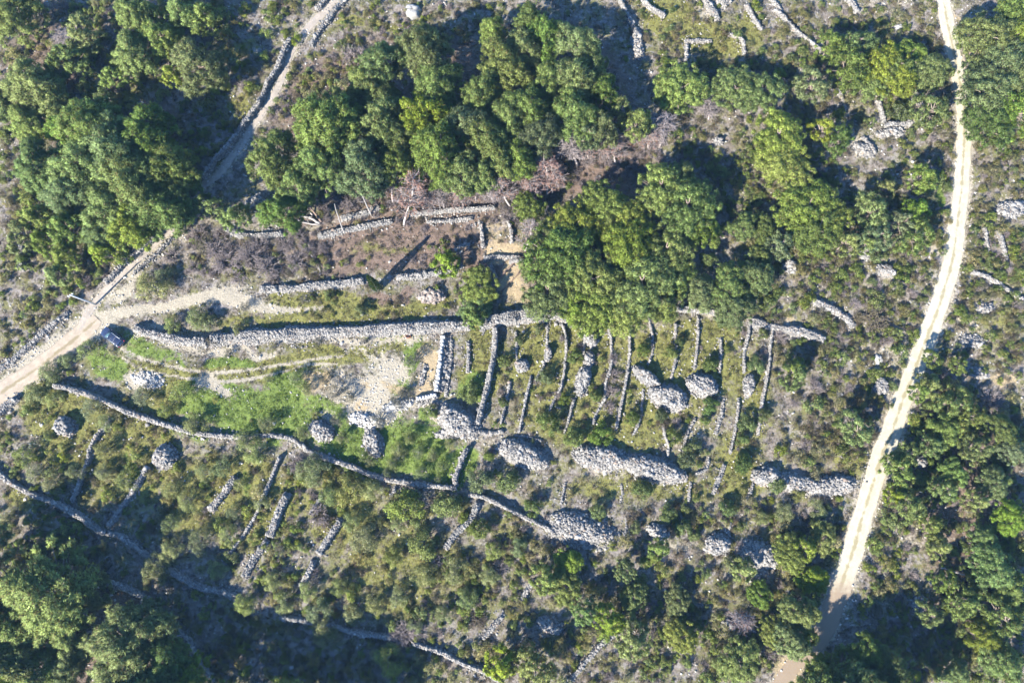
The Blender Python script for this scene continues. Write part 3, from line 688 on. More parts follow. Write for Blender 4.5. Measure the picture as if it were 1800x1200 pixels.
def boulder(name, px, py, a, b, h, rz, label, seed, col=(0.23, 0.22, 0.20)):
    r = NR(seed); p = at(px, py); g = Geo()
    n = 10; m = 18
    Vs = []; Fs = []
    for i in range(n + 1):
        f = i / n * math.pi * 0.62
        for j in range(m):
            t = j / m * 2 * math.pi
            d = np.array([math.sin(f) * math.cos(t), math.sin(f) * math.sin(t), math.cos(f)])
            k = 1 + 0.35 * (vnoise(d[0] * 2 + d[2], d[1] * 2 - d[2], 1.0, seed) - 0.5) + 0.25 * (vnoise(d[0] * 5, d[1] * 5 + d[2] * 4, 1.0, seed + 3) - 0.5)
            k *= 1 - 0.12 * (abs(math.sin(3 * t + seed)) ** 3)
            Vs.append((d[0] * a * k, d[1] * b * k, d[2] * h * k - 0.1))
    for i in range(n):
        for j in range(m):
            A, B = i * m + j, i * m + (j + 1) % m
            Fs += [(A, A + m, B + m), (A, B + m, B)]
    g.add(Vs, Fs, col)
    o = link(name, g.mesh(name), STONE, loc=(p.x, p.y, float(zg(p.x, p.y)))); o.rotation_euler = (0, 0, rz)
    tag(o, label, "boulder"); return o
boulder("limestone_boulder", 726, 22, 1.5, 1.7, 1.6, 0.3, "big pale limestone crag beside the yellow grass behind the grove", 3)
boulder("boulder", 154, 607, 0.55, 0.5, 0.9, 0.2, "upright white boulder on the verge below the dark car", 5)
boulder("boulder", 1545, 632, 0.9, 1.1, 0.6, 0.5, "white rock beside the white road above the stone ring", 8)
boulder("boulder", 1606, 534, 0.6, 0.9, 0.7, 0.9, "white rock at the edge of the white road in the grey scrub", 9)
boulder("boulder", 1580, 48, 1.0, 0.6, 0.5, 0.1, "flat white rock near the top of the white road", 12)
boulder("boulder", 1720, 45, 1.2, 0.7, 0.5, 2.4, "pale rock at the road bank under the eastern pines", 13)

# ---- loose stones strewn over the pale ground: far too many to count
lp = interp_ground(w_pale); le = interp_ground(w_earth)
r = NR(77); n = 520000
x = r.uniform(-98, 98, n); y = r.uniform(-48, 95, n)
keep = r.random(n) < (0.02 + 0.28 * np.clip(lp(x, y) - 0.25, 0, 1) ** 1.3)
x, y = x[keep], y[keep]
keep = (road_dist(x, y, "rlb") > -0.1) & (road_dist(x, y, "ac") > 0.35); x, y = x[keep], y[keep]
g = Geo(); g.add(*stones(np.stack([x, y, zg(x, y) + 0.02], 1), 0.075 * r.lognormal(0, 0.55, len(x)), r, 0.7, PALE_PAL))
o = link("loose_stones", g.mesh("loose_stones"), STONE); tag(o, "loose pale limestone rubble strewn over the hillside", "rubble", None, "stuff")

# ------------------------------------------------------------------ plants: prototypes
def pine_proto(seed, R, H, n_clump, base_col, umbrella=False, sparse=1.0):
    """trunk mesh (with limbs) and crown mesh; crown radius R, height H, origin at the foot"""
    r = NR(seed)
    ga = r.uniform(0, 6.28)
    C = []; k = 0
    lob = r.uniform(0, 6.28, 3)
    while len(C) < n_clump and k < 6000:
        k += 1
        t = r.uniform(0, 6.283); q = math.sqrt(r.random())
        edge_ = 1 + 0.20 * math.sin(2 * t + lob[0]) + 0.17 * math.sin(3 * t + lob[1]) + 0.12 * math.sin(5 * t + lob[2])
        x, y = q * edge_ * R * 0.86 * math.cos(t), q * edge_ * R * 0.86 * math.sin(t)
        if umbrella: z = H * (0.90 - 0.20 * q ** 2.2) + r.normal(0, 0.18) - (0.25 * H * q if r.random() < 0.2 else 0)
        else: z = H * (0.92 - 0.33 * q ** 1.8) + r.normal(0, 0.28) - (r.random() < 0.2) * r.uniform(0.4, 1.6)
        rad = R * r.uniform(0.12, 0.20)
        if all(math.hypot(x - a[0], y - a[1]) + 0.8 * abs(z - a[2]) > 0.80 * (rad + a[3]) for a in C): C.append((x, y, z, rad))
    C = [c for c in C if r.random() > 0.10]
    for k in range(26):                     # ragged fringe of small sprays round the rim
        t = r.uniform(0, 6.283); q = r.uniform(0.82, 1.14)
        C.append((q * R * math.cos(t), q * R * math.sin(t), H * ((0.72 if umbrella else 0.56) + r.uniform(-0.10, 0.06)), R * r.uniform(0.05, 0.10)))
    C = np.array(C)
    g = Geo()
    for x, y, z, rad in C:
        n = int(190 * (rad / 0.9) ** 2 * sparse) + 18
        d = nrm(r.normal(size=(n, 3)) + np.array([0, 0, 0.55]))
        wob = 1 + 0.3 * np.sin(3.1 * d[:, 0] * 2 + x) * np.sin(2.7 * d[:, 1] * 2 + y)
        p = np.array([x, y, z]) + d * (rad * r.uniform(0.5, 1.12, n) * wob)[:, None] * np.array([1, 1, 0.72])
        kk = 6
        P = np.repeat(p, kk, 0)
        D = nrm(np.repeat(d, kk, 0) * 0.9 + r.normal(size=(n * kk, 3)) * 0.75 + np.array([0, 0, 0.25]))
        L = r.uniform(0.20, 0.44, n * kk); W = r.uniform(0.055, 0.10, n * kk)
        V, Fv = blades(P, D, L, W, r)
        cc = np.array(base_col) * r.uniform(0.82, 1.18)
        yl = r.random(n)
        c = cc * r.uniform(0.7, 1.25, (n, 1)); c[yl < 0.10] = np.array([0.19, 0.16, 0.07]) * r.uniform(0.7, 1.1)
        g.add(V, Fv, np.repeat(np.repeat(c, kk, 0), 3, 0), np.repeat(np.repeat(nrm(d + np.array([0, 0, 0.15]) + r.normal(0, 0.25, (n, 3))), kk, 0), 3, 0))
    crown = g.mesh("crown")
    gt = Geo(); bc = np.array((0.20, 0.155, 0.125))
    lean = r.normal(0, 0.35, 2); hs = np.linspace(-0.4, H * 0.86, 7)
    tr = np.stack([lean[0] * (hs / H) ** 2 + 0.12 * np.sin(hs), lean[1] * (hs / H) ** 2 + 0.1 * np.cos(hs * 0.8) - 0.1, hs], 1)
    rb = 0.045 * R + 0.05
    gt.add(*tube(tr, rb * (1 - 0.75 * np.linspace(0, 1, 7)) , 8), bc)
    for x, y, z, rad in C[r.permutation(len(C))[:min(len(C), 30)]]:
        z0 = min(H * 0.8, max(H * 0.38, z - 0.55 * math.hypot(x, y) - 0.5)); f = np.interp(z0, hs, np.arange(7)); i = int(f)
        s = tr[i] + (tr[min(i + 1, 6)] - tr[i]) * (f - i)
        e = np.array([x, y, z - 0.25 * rad]); m = (s + e) / 2 + np.array([0, 0, 0.12 * H * r.uniform(-0.3, 0.8)])
        gt.add(*tube([s, (s + m) / 2 + r.normal(0, 0.06, 3), m, (m + e) / 2 + r.normal(0, 0.08, 3), e], np.array([0.34, 0.28, 0.2, 0.13, 0.06]) * rb * 1.4, 5), bc * 1.1)
    return gt.mesh("trunk", True), crown

def leafy_proto(seed, R, H, n_clump, cols, leaf=(0.16, 0.075), dens=1.0, stems=3, fill=1.0, up=0.5, low=0.15):
    """broad-leaved crown (olive, lentisk, oak): clumps of small leaves over a few stems"""
    r = NR(seed); C = []; k = 0; lob = r.uniform(0, 6.28, 2)
    while len(C) < n_clump and k < 4000:
        k += 1
        t = r.uniform(0, 6.283); q = math.sqrt(r.random()); ed = 1 + 0.14 * math.sin(2 * t + lob[0]) + 0.14 * math.sin(3 * t + lob[1])
        x, y = 0.82 * q * ed * R * math.cos(t), 0.82 * q * ed * R * math.sin(t)
        zt = H * (0.93 - 0.55 * q ** 2); z = zt - (H * r.uniform(0, 0.45) if r.random() < 0.4 else 0)
        z = max(z, H * low)
        rad = R * r.uniform(0.22, 0.36)
        if all(math.hypot(x - a[0], y - a[1]) + 0.9 * abs(z - a[2]) > 0.6 * (rad + a[3]) for a in C): C.append((x, y, z, rad))
    g = Geo(); cols = np.array(cols)
    for x, y, z, rad in C:
        n = int(260 * (rad / 0.5) ** 2 * dens) + 25
        d = nrm(r.normal(size=(n, 3)) + np.array([0, 0, 0.45]))
        p = np.array([x, y, z]) + d * (rad * r.uniform(0.45, 1.08, n))[:, None] * np.array([1, 1, 0.8])
        D = nrm(d + r.normal(size=(n, 3)) * 0.8 + np.array([0, 0, up * 0.5]))
        L = leaf[0] * r.uniform(0.7, 1.4, n); W = leaf[1] * r.uniform(0.7, 1.3, n)
        V, Fv = leaves(p, D, L, W, r)
        c = cols[r.integers(len(cols), size=n)] * r.uniform(0.7, 1.25, (n, 1)) * r.uniform(0.85, 1.15)
        g.add(V, Fv, np.repeat(c, 4, 0), np.repeat(nrm(d + np.array([0, 0, 0.15]) + r.normal(0, 0.35, (n, 3))), 4, 0))
    gt = Geo(); bc = np.array((0.20, 0.18, 0.16))
    C = np.array(C)
    rb = 0.05 + 0.03 * R
    for s in range(stems):
        a = r.uniform(0, 6.28); b0 = np.array([0.08 * R * math.cos(a), 0.08 * R * math.sin(a), -0.25])
        m = np.array([0.28 * R * math.cos(a), 0.28 * R * math.sin(a), H * 0.4])
        gt.add(*tube([b0, (b0 + m) / 2 + r.normal(0, 0.04, 3), m], [rb, rb * 0.8, rb * 0.6], 6), bc)
        near = np.argsort(np.hypot(C[:, 0] - m[0], C[:, 1] - m[1]))[:max(3, len(C) // stems)]
        for i in near:
            e = C[i, :3]; gt.add(*tube([m, (m + e) / 2 + r.normal(0, 0.06, 3), e], [rb * 0.55, rb * 0.35, rb * 0.12], 4), bc)
    return gt, g

def twig_geo(seed, R, H, n, col, base_spread=0.15, rad=0.026, leafc=None, sub=5):
    """leafless twiggy shrub: radiating forked stems"""
    r = NR(seed); g = Geo()
    for i in range(n):
        a = r.uniform(0, 6.283); q = math.sqrt(r.random())
        b0 = np.array([base_spread * R * math.cos(a), base_spread * R * math.sin(a), -0.12])
        e = np.array([q * R * math.cos(a), q * R * math.sin(a), H * (1 - 0.45 * q * q) * r.uniform(0.8, 1.1)])
        m = b0 * 0.5 + e * 0.5 + r.normal(0, 0.06 * R, 3) + np.array([0, 0, 0.08 * H])
        c = np.array(col) * r.uniform(0.75, 1.25)
        V, Fv = tube([b0, m, e], [rad * 1.3, rad, rad * 0.4], 3); g.add(V, Fv, c)
        for k in range(sub):
            f = r.uniform(0.35, 0.95); s = (b0 + (m - b0) * f / 0.5) if f < 0.5 else (m + (e - m) * (f - 0.5) / 0.5)
            e2 = s + nrm((e - b0) * 0.6 + r.normal(0, 0.5 * R, 3) + np.array([0, 0, 0.15])) * R * r.uniform(0.2, 0.45)
            e2[2] = max(e2[2], 0.05)
            V, Fv = tube([s, e2], [rad * 0.6, rad * 0.25], 3); g.add(V, Fv, c)
            if leafc is not None:
                nl = 6; P = s + (e2 - s) * r.uniform(0.3, 1.0, (nl, 1)) ; D = nrm(r.normal(size=(nl, 3)) + [0, 0, 0.4])
                V, Fv = leaves(P, D, r.uniform(0.08, 0.16, nl), r.uniform(0.05, 0.09, nl), r)
                g.add(V, Fv, np.repeat(np.array(leafc) * r.uniform(0.7, 1.3, (nl, 1)), 4, 0))
    return g

def dead_tree_geo(seed, H, spread, brown):
    """standing dead pine: pale trunk, forked limbs, fine twigs, some rusty needles"""
    r = NR(seed); gt = Geo(); gb = Geo()
    hs = np.linspace(-0.3, H, 9); tr = np.stack([0.12 * np.sin(hs * 0.9 + seed), 0.12 * np.cos(hs * 0.7), hs], 1)
    gt.add(*tube(tr, 0.13 * (1 - 0.8 * np.linspace(0, 1, 9)) + 0.01, 6), (0.29, 0.25, 0.225))
    for i in range(60):
        z0 = H * r.uniform(0.3, 0.98); s = np.array([np.interp(z0, hs, tr[:, 0]), np.interp(z0, hs, tr[:, 1]), z0])
        a = r.uniform(0, 6.283); L = spread * (1.15 - 0.75 * z0 / H) * r.uniform(0.6, 1.2)
        e = s + np.array([L * math.cos(a), L * math.sin(a), L * r.uniform(0.15, 0.7)]); m = (s + e) / 2 + r.normal(0, 0.12, 3)
        c = np.array((0.225, 0.190, 0.175)) * r.uniform(0.75, 1.3)
        gb.add(*tube([s, m, e], [0.055, 0.038, 0.016], 3), c)
        for k in range(11):
            f = r.uniform(0.25, 1.0); q = s + (m - s) * f * 2 if f < 0.5 else m + (e - m) * (f - 0.5) * 2
            e2 = q + nrm((e - s) + r.normal(0, 0.9 * L, 3)) * r.uniform(0.3, 0.8)
            gb.add(*tube([q, e2], [0.026, 0.012], 3), c * 1.05)
            if brown > 0 and r.random() < brown:
                nl = 10; P = q + (e2 - q) * r.uniform(0.3, 1, (nl, 1)); D = nrm(r.normal(size=(nl, 3)))
                gb.add(*blades(P, D, r.uniform(0.12, 0.25, nl), np.full(nl, 0.05), r), np.repeat(np.array((0.24, 0.12, 0.08)) * r.uniform(0.6, 1.3, (nl, 1)), 3, 0))
    return gt, gb

G_PINE = (0.293, 0.373, 0.101); G_PINE_Y = (0.324, 0.394, 0.098); G_PINE_D = (0.250, 0.334, 0.103); G_PINE_G = (0.282, 0.350, 0.132)
PINES = {
 'big':   [pine_proto(10 + i, 4.3, 11.0, 72, c) for i, c in enumerate((G_PINE, G_PINE, G_PINE_D, G_PINE_G))],
 'umb':   [pine_proto(30 + i, 4.3, 9.5, 90, c, True, 1.1) for i, c in enumerate((G_PINE_Y, G_PINE, G_PINE_Y))],
 'small': [pine_proto(50 + i, 2.4, 6.0, 34, c) for i, c in enumerate((G_PINE_Y, G_PINE, G_PINE_G))]}
OL = [(0.258, 0.308, 0.113), (0.363, 0.395, 0.167), (0.197, 0.249, 0.079), (0.454, 0.452, 0.223)]
MQ = [(0.217, 0.295, 0.078), (0.309, 0.387, 0.098), (0.161, 0.233, 0.067), (0.398, 0.403, 0.123)]
CB = [(0.189, 0.238, 0.079), (0.256, 0.322, 0.107), (0.152, 0.19, 0.063)]
GG = [(0.327, 0.33, 0.123), (0.416, 0.396, 0.164), (0.254, 0.262, 0.103), (0.475, 0.384, 0.184)]
HE = [(0.281, 0.217, 0.15), (0.227, 0.2, 0.103), (0.344, 0.268, 0.205), (0.181, 0.173, 0.079)]
YE = [(0.263, 0.325, 0.061), (0.211, 0.282, 0.051), (0.317, 0.333, 0.086)]
def two(pg): return pg[0].mesh("trunk", True), pg[1].mesh("crown")
def one(pg):
    g = pg[1]; t = pg[0]
    tv = np.concatenate(t.V); g.add(tv, np.concatenate(t.F), np.concatenate(t.C), nrm(tv * [1, 1, 0.2])); return g.mesh("bush")
OLIVES = {
 'round': [two(leafy_proto(70 + i, 1.65, 2.9, 16, CB, (0.17, 0.09), 1.0, 3, low=0.3)) for i in range(4)],
 'shaggy': [two(leafy_proto(80 + i, 2.4, 3.2, 17, OL, (0.20, 0.07), 0.62, 4, low=0.35)) for i in range(4)],
 'airy': [two(leafy_proto(85 + i, 2.3, 3.0, 15, [tuple(v * 0.85 for v in c) for c in OL], (0.18, 0.065), 0.48, 5, low=0.35)) for i in range(3)],
 'grey': [two(leafy_proto(90 + i, 2.0, 2.6, 12, [(0.16, 0.155, 0.125), (0.12, 0.12, 0.085), (0.19, 0.175, 0.15)], (0.16, 0.06), 0.40, 5, low=0.3)) for i in range(3)]}
BUSH = {
 'maquis': [one(leafy_proto(110 + i, 1.25, 1.35 + 0.2 * i, 11, MQ, (0.15, 0.085), 0.8)) for i in range(5)],
 'greygreen': [one(leafy_proto(120 + i, 1.3, 1.2 + 0.15 * i, 12, GG, (0.16, 0.06), 0.62)) for i in range(5)],
 'heather': [one(leafy_proto(130 + i, 1.2, 0.7 + 0.1 * i, 12, HE, (0.14, 0.05), 0.55)) for i in range(4)],
 'yellow': [one(leafy_proto(140 + i, 1.2, 1.5, 10, YE, (0.15, 0.08), 0.8)) for i in range(3)],
 'bare': [twig_geo(150 + i, 1.3, 1.2, 70, (0.205, 0.17, 0.157)).mesh("bare") for i in range(3)] + [twig_geo(160, 1.2, 0.9, 60, (0.22, 0.17, 0.16), leafc=(0.15, 0.13, 0.07)).mesh("bare")]}
for me in [m for v in BUSH.values() for m in v]: me.materials.append(LEAF)
for grp in (PINES, OLIVES):
    for v in grp.values():
        for t, c in v: t.materials.append(BARK); c.materials.append(LEAF)
BUSH['bare'][0].materials[0] = BARK; BUSH['bare'][1].materials[0] = BARK; BUSH['bare'][2].materials[0] = BARK

PR = random.Random(5)
SHADES = [("yellowish", (1.04, 1.02, 0.93)), ("fresh green", (1.02, 1.06, 0.9)), ("deep green", (0.82, 0.9, 0.9)), ("greyish", (0.96, 0.97, 1.06))]
def landmark(x, y, reach):
    best = (reach, None)
    for P, lab in LAND:
        d = float(np.hypot(P[:, 0] - x, P[:, 1] - y).min())
        if d < best[0]: best = (d, lab)
    return best[1]
def describe(head, x, y, px, py, reach):
    lm = landmark(x, y, reach)
    if lm:
        t = f"{head} near the {lm}"
        if len(t.split()) <= 16: return t, f"{head}s near the {lm}"
    w = where(px, py); return f"{head} {w}", f"{head}s {w}"

CROWNS = []          # (x, y, r) of everything planted, for spacing
def where(px, py):
    """names the place of a plant by what it stands beside"""
    if px < 345 and py < 440: return "on the wooded slope west of the stony lane"
    if px < 600 and py < 200: return "beside the upper stony lane"
    if px < 330 and py < 570: return "in the scrub beside the lane and utility pole"
    if py < 340 and px < 1150: return "in the tall grove above the dead pines"
    if py < 440 and px < 930: return "on the dry slope below the tall grove"
    if py < 530 and px < 1230 and px > 920: return "in the dense round grove above the terraces"
    if px > 1700 and py < 620: return "east of the white road"
    if py < 350 and px > 1440: return "around the enclosed olive terrace"
    if py < 350: return "on the stony slope behind the umbrella pine"
    if px < 900 and py < 575: return "above the long wall"
    if px < 560 and py < 770 and px > 130: return "in the western meadow"
    if px < 860 and py < 860 and px > 550: return "around the gravel yard and green meadow"
    if 860 <= px < 1350 and 540 <= py < 900: return "on the narrow walled terraces"
    if 920 <= px < 1350 and py < 600: return "along the foot of the dense grove"
    if px >= 1350 and px < 1690 - (py - 400) * 0.27 and py < 960: return "in the grey scrub west of the white road"
    if px >= 1480: return "in the woods east of the lower white road"
    if px < 400 and py > 980: return "in the shaded lower corner wood"
    if px < 430: return "in the shaggy fields below the dusty track"
    if px < 830: return "in the overgrown lower field"
    return "in the southern thicket below the stone heaps"

def plant_tree(kind, proto, name, px, py, R, H, Rp, Hp, hc, head, cat, reach, rz=None, squash=1.0):
    p = at(px, py, hc); sh, tint = SHADES[PR.choice((0, 1, 1, 2, 3))]
    label, group = describe(head.replace('#', sh), p.x, p.y, px, py, reach)
    z = float(zg(p.x, p.y))
    root = empty(name, (p.x, p.y, z), PR.uniform(0, 6.28) if rz is None else rz)
    root.scale = (R / Rp * squash, R / Rp / squash, H / Hp)
    link("trunk", proto[0], None, root); cw = link("crown", proto[1], None, root); cw.color = tint + (1.0,)
    tag(root, label, cat, group); CROWNS.append((p.x, p.y, R))
    return root
def pine(px, py, r_px, kind='big', hk=1.0, look=None):
    R = r_px * M_PX * 1.06
    Rp, Hp = {'big': (4.3, 11.0), 'umb': (4.3, 9.5), 'small': (2.4, 6.0)}[kind]
    H = (3.6 + 1.75 * R) * hk if kind != 'umb' else (3.6 + 1.4 * R) * hk
    pr = PINES[kind]; proto = pr[PR.randrange(len(pr))]
    w = where(px, py)
    size = "huge" if R > 4.9 else "large" if R > 3.9 else "medium" if R > 2.8 else "small" if R > 1.9 else "very small"
    nm = {'big': "pine_tree", 'umb': "umbrella_pine", 'small': "young_pine"}[kind]
    lk = {'big': "clumpy pine", 'umb': "dense domed pine", 'small': "soft young pine"}[kind]
    plant_tree(kind, proto, nm, px, py, R, H, Rp, Hp, H * 0.74, f"{size} # {lk}", "pine tree", 9.0, squash=PR.uniform(0.9, 1.1))

for a in [(670,110,42),(743,83,48),(767,147,44),(660,165,34),(866,50,24),(887,110,42),(847,160,38),(573,213,56),(670,213,44),(737,200,44),(477,275,44),(557,287,42),(637,290,46),(493,370,34),(692,283,34),(767,257,48),(812,297,38),(812,215,40),(862,247,44),(895,205,38),(610,240,34),(520,320,36),(700,240,36),(640,140,30),(600,180,30),
          (920,85,36),(960,60,36),(1013,73,40),(1010,133,42),(1060,160,32),(1013,200,42),(927,187,40),(950,233,38),(965,140,36),(905,270,34),(850,300,30),(1040,110,30),(930,30,26)]: pine(*a, kind='big', hk=1.05)
for a in [(1060,222,24),(1123,213,22),(1090,190,20),(1035,232,20)]: pine(*a, kind='small', hk=1.5)
for a in [(1197,153,42),(1293,153,38),(1340,157,34)]: pine(*a, kind='umb', hk=0.8)
for a in [(1165,327,38),(1212,360,44),(1062,353,34),(1195,310,24),(1230,395,30)]: pine(*a, kind='umb')
for a in [(983,450,52),(965,512,40),(1008,398,40),(1060,405,26),(1040,487,46),(1048,545,38),(1113,437,46),(1133,493,50),(1172,440,42),(1100,540,38),(1160,525,34),(1110,385,34),(1075,380,26),(1190,490,30),(960,420,30),(1010,530,32)]: pine(*a, kind='umb', hk=0.88)
for a in [(1233,510,30),(1247,455,13),(1283,500,36),(1293,540,32),(1330,485,32),(1250,405,22),(1310,395,24),(1345,400,22),(1340,450,20)]: pine(*a, kind='big', hk=0.75)
for a in [(1370,240,42),(1382,290,40),(1417,362,46),(1460,388,34),(1440,405,40)]: pine(*a, kind='umb', hk=0.75)
for a in [(1375,430,22),(1493,425,22),(1545,408,26),(1615,410,28),(1433,145,27),(1497,110,32),(1510,77,28),(1463,75,22),(1625,310,22),(1540,367,28),(1613,367,22),(1640,187,28),(1500,135,22),(1590,390,20),(1525,430,16),(1560,330,16),(1480,240,22),(1450,225,20),(1580,120,26),(1400,660,21),(1510,752,24),(1400,645,14)]: pine(*a, kind='small', hk=0.9)
for a in [(1563,122,44),(1633,125,34),(1540,140,30),(1600,95,26)]: pine(*a, kind='umb', hk=0.7)
for a in [(1743,60,44),(1767,110,46),(1750,160,46),(1788,190,44),(1745,212,38),(1790,60,40),(1795,140,42),(1720,120,22),(1725,180,24),(1790,20,36)]: pine(*a, kind='big', hk=0.85)
for a in [(150,215,52),(195,262,56),(250,235,48),(140,285,52),(230,312,58),(292,292,46),(272,362,46),(190,360,48),(312,335,34),(118,335,42),(60,290,44),(225,390,40),(170,400,34),(115,230,36),(95,190,26)]: pine(*a, kind='big', hk=0.9)
for a in [(343,110,46),(230,92,38),(275,60,34),(237,22,36),(20,25,44),(50,145,46),(45,215,34),(320,20,32),(5,175,30)]: pine(*a, kind='big', hk=0.8)
for a in [(143,55,30),(110,105,32),(357,28,26),(110,395,30),(60,380,26),(110,450,22),(95,480,18),(175,440,20),(205,410,22),(30,410,24),(70,420,20),(300,75,22),(195,130,20),(300,130,20),(410,380,22),(360,360,22)]: pine(*a, kind='small', hk=0.9)
for a in [(77,1050,64),(152,1040,30),(210,1140,58),(245,1112,42),(20,1100,48),(20,1165,48),(293,1168,38),(120,1125,34),(118,1175,34),(330,1190,30),(60,1190,40)]: pine(*a, kind='big', hk=0.85)
for a in [(330,1265,52),(400,1290,56),(470,1285,56),(540,1290,50),(200,1240,50),(265,1230,46),(600,1300,44),(-40,1080,50),(-45,990,46),(-40,1180,50)]: pine(*a, kind='big', hk=0.98)
for a in [(1680,830,22),(1750,850,24),(1782,910,26),(1733,943,20),(1750,1000,34),(1733,1120,26),(1767,1165,32),(1680,1180,22),(1780,1035,26),(1665,755,28),(1767,755,26),(1785,790,22)]: pine(*a, kind='big', hk=0.68)
for a in [(1600,890,24),(1582,825,24),(1640,923,16),(1645,630,14),(1635,676,20),(1683,707,28),(1703,735,24),(1690,643,13),(1660,860,20),(1575,870,15),(1655,960,18),(1620,690,15),(1600,800,18),(1640,1080,18),(1665,1020,18),(1720,880,18),(1770,1085,26),(1700,1060,22),(1720,790,22),(1640,780,20)]: pine(*a, kind='small', hk=0.85)
for a in [(1000,987,20),(995,1030,25),(1113,1050,20),(1193,1055,20),(1200,1120,24),(1300,1165,32),(1335,1045,19),(1390,973,26),(1450,943,22),(1430,1020,23),(1360,1110,22),(1450,1175,24)]: pine(*a, kind='umb', hk=0.6)
for a in [(1100,1003,16),(1160,963,16),(1115,1127,26),(943,1175,28),(1490,1177,28),(1415,1120,20),(880,1170,24),(1070,1090,22),(1030,1075,20),(1310,1000,18),(1420,965,18),(960,1020,22)]: pine(*a, kind='small', hk=0.85)
for a in [(1480,1240,46),(1540,1250,50),(1600,1260,46),(1450,1215,36),(1570,1190,34),(1530,1150,24)]: pine(*a, kind='big', hk=1.1)
for a in [(1412,1078,27),(1398,1132,26)]: pine(*a, kind='big', hk=0.95)
pine(842,505,31,'umb',0.48); pine(931,363,25,'umb',0.75); pine(833,560,17,'small',0.8); pine(838,540,24,'umb',0.5); pine(784,460,22,'small',0.7)

def olive(px, py, r_px, kind='round'):
    R = r_px * M_PX * (0.98 if kind == 'round' else 0.86)
    if kind == 'shaggy' and ((130 < px < 560 and 600 < py < 790) or (560 < px < 830 and 740 < py < 850) or (px < 430 and 780 < py < 960)): kind = 'airy'
    Rp, Hp = {'round': (1.65, 2.9), 'shaggy': (2.4, 3.2), 'airy': (2.3, 3.0), 'grey': (2.0, 2.6)}[kind]
    H = {'round': 1.0 + 1.15 * R, 'shaggy': 1.3 + 0.7 * R, 'airy': 1.4 + 0.75 * R, 'grey': 1.2 + 0.7 * R}[kind]
    pr = OLIVES[kind]; w = where(px, py)
    size = "large" if R > 2.4 else "medium" if R > 1.5 else "small"
    lk = {'round': "round orchard tree", 'shaggy': "shaggy olive tree", 'airy': "airy thin leaved olive tree", 'grey': "half bare olive tree"}[kind]
    plant_tree(kind, pr[PR.randrange(len(pr))], {'round': "orchard_tree", 'shaggy': "olive_tree", 'airy': "airy_olive_tree", 'grey': "sparse_olive_tree"}[kind], px, py, R, H, Rp, Hp, H * 0.6, f"{size} # {lk}", "olive tree" if kind != 'round' else "orchard tree", 8.0)
for a in [(965,743,21),(1010,772,21),(1058,764,21),(1013,627,14),(1130,613,14),(1112,733,15),(1160,728,14),(1185,768,15),(1180,617,13),(1195,600,9),(1250,643,15),(1250,712,16),(1313,743,17),(1330,640,16),(1047,697,13),(993,702,11),(958,660,15),(947,577,9),(1267,567,13),(1220,787,16),(1170,548,11),(913,597,9),(1343,730,13),(1341,587,10),
          (893,842,23),(937,893,16),(1053,897,16),(1128,862,19),(1177,903,15),(1203,927,16),(1278,895,17),(1117,927,11),(1210,810,18),(1310,818,19),(1222,940,11),(842,843,23),(842,933,20),(713,890,31),(787,883,26),(743,957,26),(1370,853,16),(824,690,20),(758,722,13),(887,633,13),(883,707,11),(633,547,12),(577,517,10),(1582,192,20),(183,170,22),(1290,995,19),(1305,770,12),(1240,740,10),(860,800,10)]: olive(*a)
for a in [(266,505,36),(285,488,22),(347,558,26),(300,572,18),(362,566,20),(417,580,14),(250,697,23),(320,690,25),(470,745,20),(160,717,22),(290,720,17),(640,800,14),(690,815,14),(735,795,13),(775,820,14),(330,880,24),(300,920,20),(90,850,22),(180,830,18),(360,830,20),(340,745,26),(430,775,26),(450,795,26),(470,668,12),(520,665,18),(535,683,14),(150,613,20),(87,653,26),(117,633,18),(60,693,26),(185,740,20),(95,700,20),
          (550,827,36),(617,860,36),(650,860,24),(580,870,24),(460,883,16),(640,945,32),(620,915,22),(540,1040,20),(480,1020,22),(430,1060,24),(500,1060,22),(560,1070,26),(620,1080,22),(660,1060,24),(700,1050,22),(600,1030,22),(690,980,22),(570,1110,28),(680,1160,30),(745,1010,26),(800,1000,26),(780,1080,20),(730,1100,16),(220,845,22),(350,950,26),(300,970,26),(270,1000,30),(380,1000,22),(400,940,22),(410,900,16),(60,830,22),(130,830,20),(40,800,24),(180,790,20),(390,820,22),(420,850,14),(300,860,20),(700,920,18),(770,840,8),(820,1050,24),(860,1010,22),(870,970,20),(910,960,18),(700,790,16),(650,810,12),(760,800,13),(720,770,18),(740,830,14),(790,780,12),(680,830,10),(600,770,14),(530,760,16),(1405,870,16),(1380,900,22),(1340,910,16),(1440,895,20)]: olive(*a, kind='shaggy')
for a in [(590,690,26),(617,697,15),(728,632,19),(697,707,19),(712,688,17),(667,740,19),(700,800,16),(590,740,16),(430,540,14),(535,525,12),(560,600,12),(400,620,12),(372,600,14),(480,610,10),(640,600,12),(493,965,16),(350,640,12),(570,670,16)]: olive(*a, kind='grey')

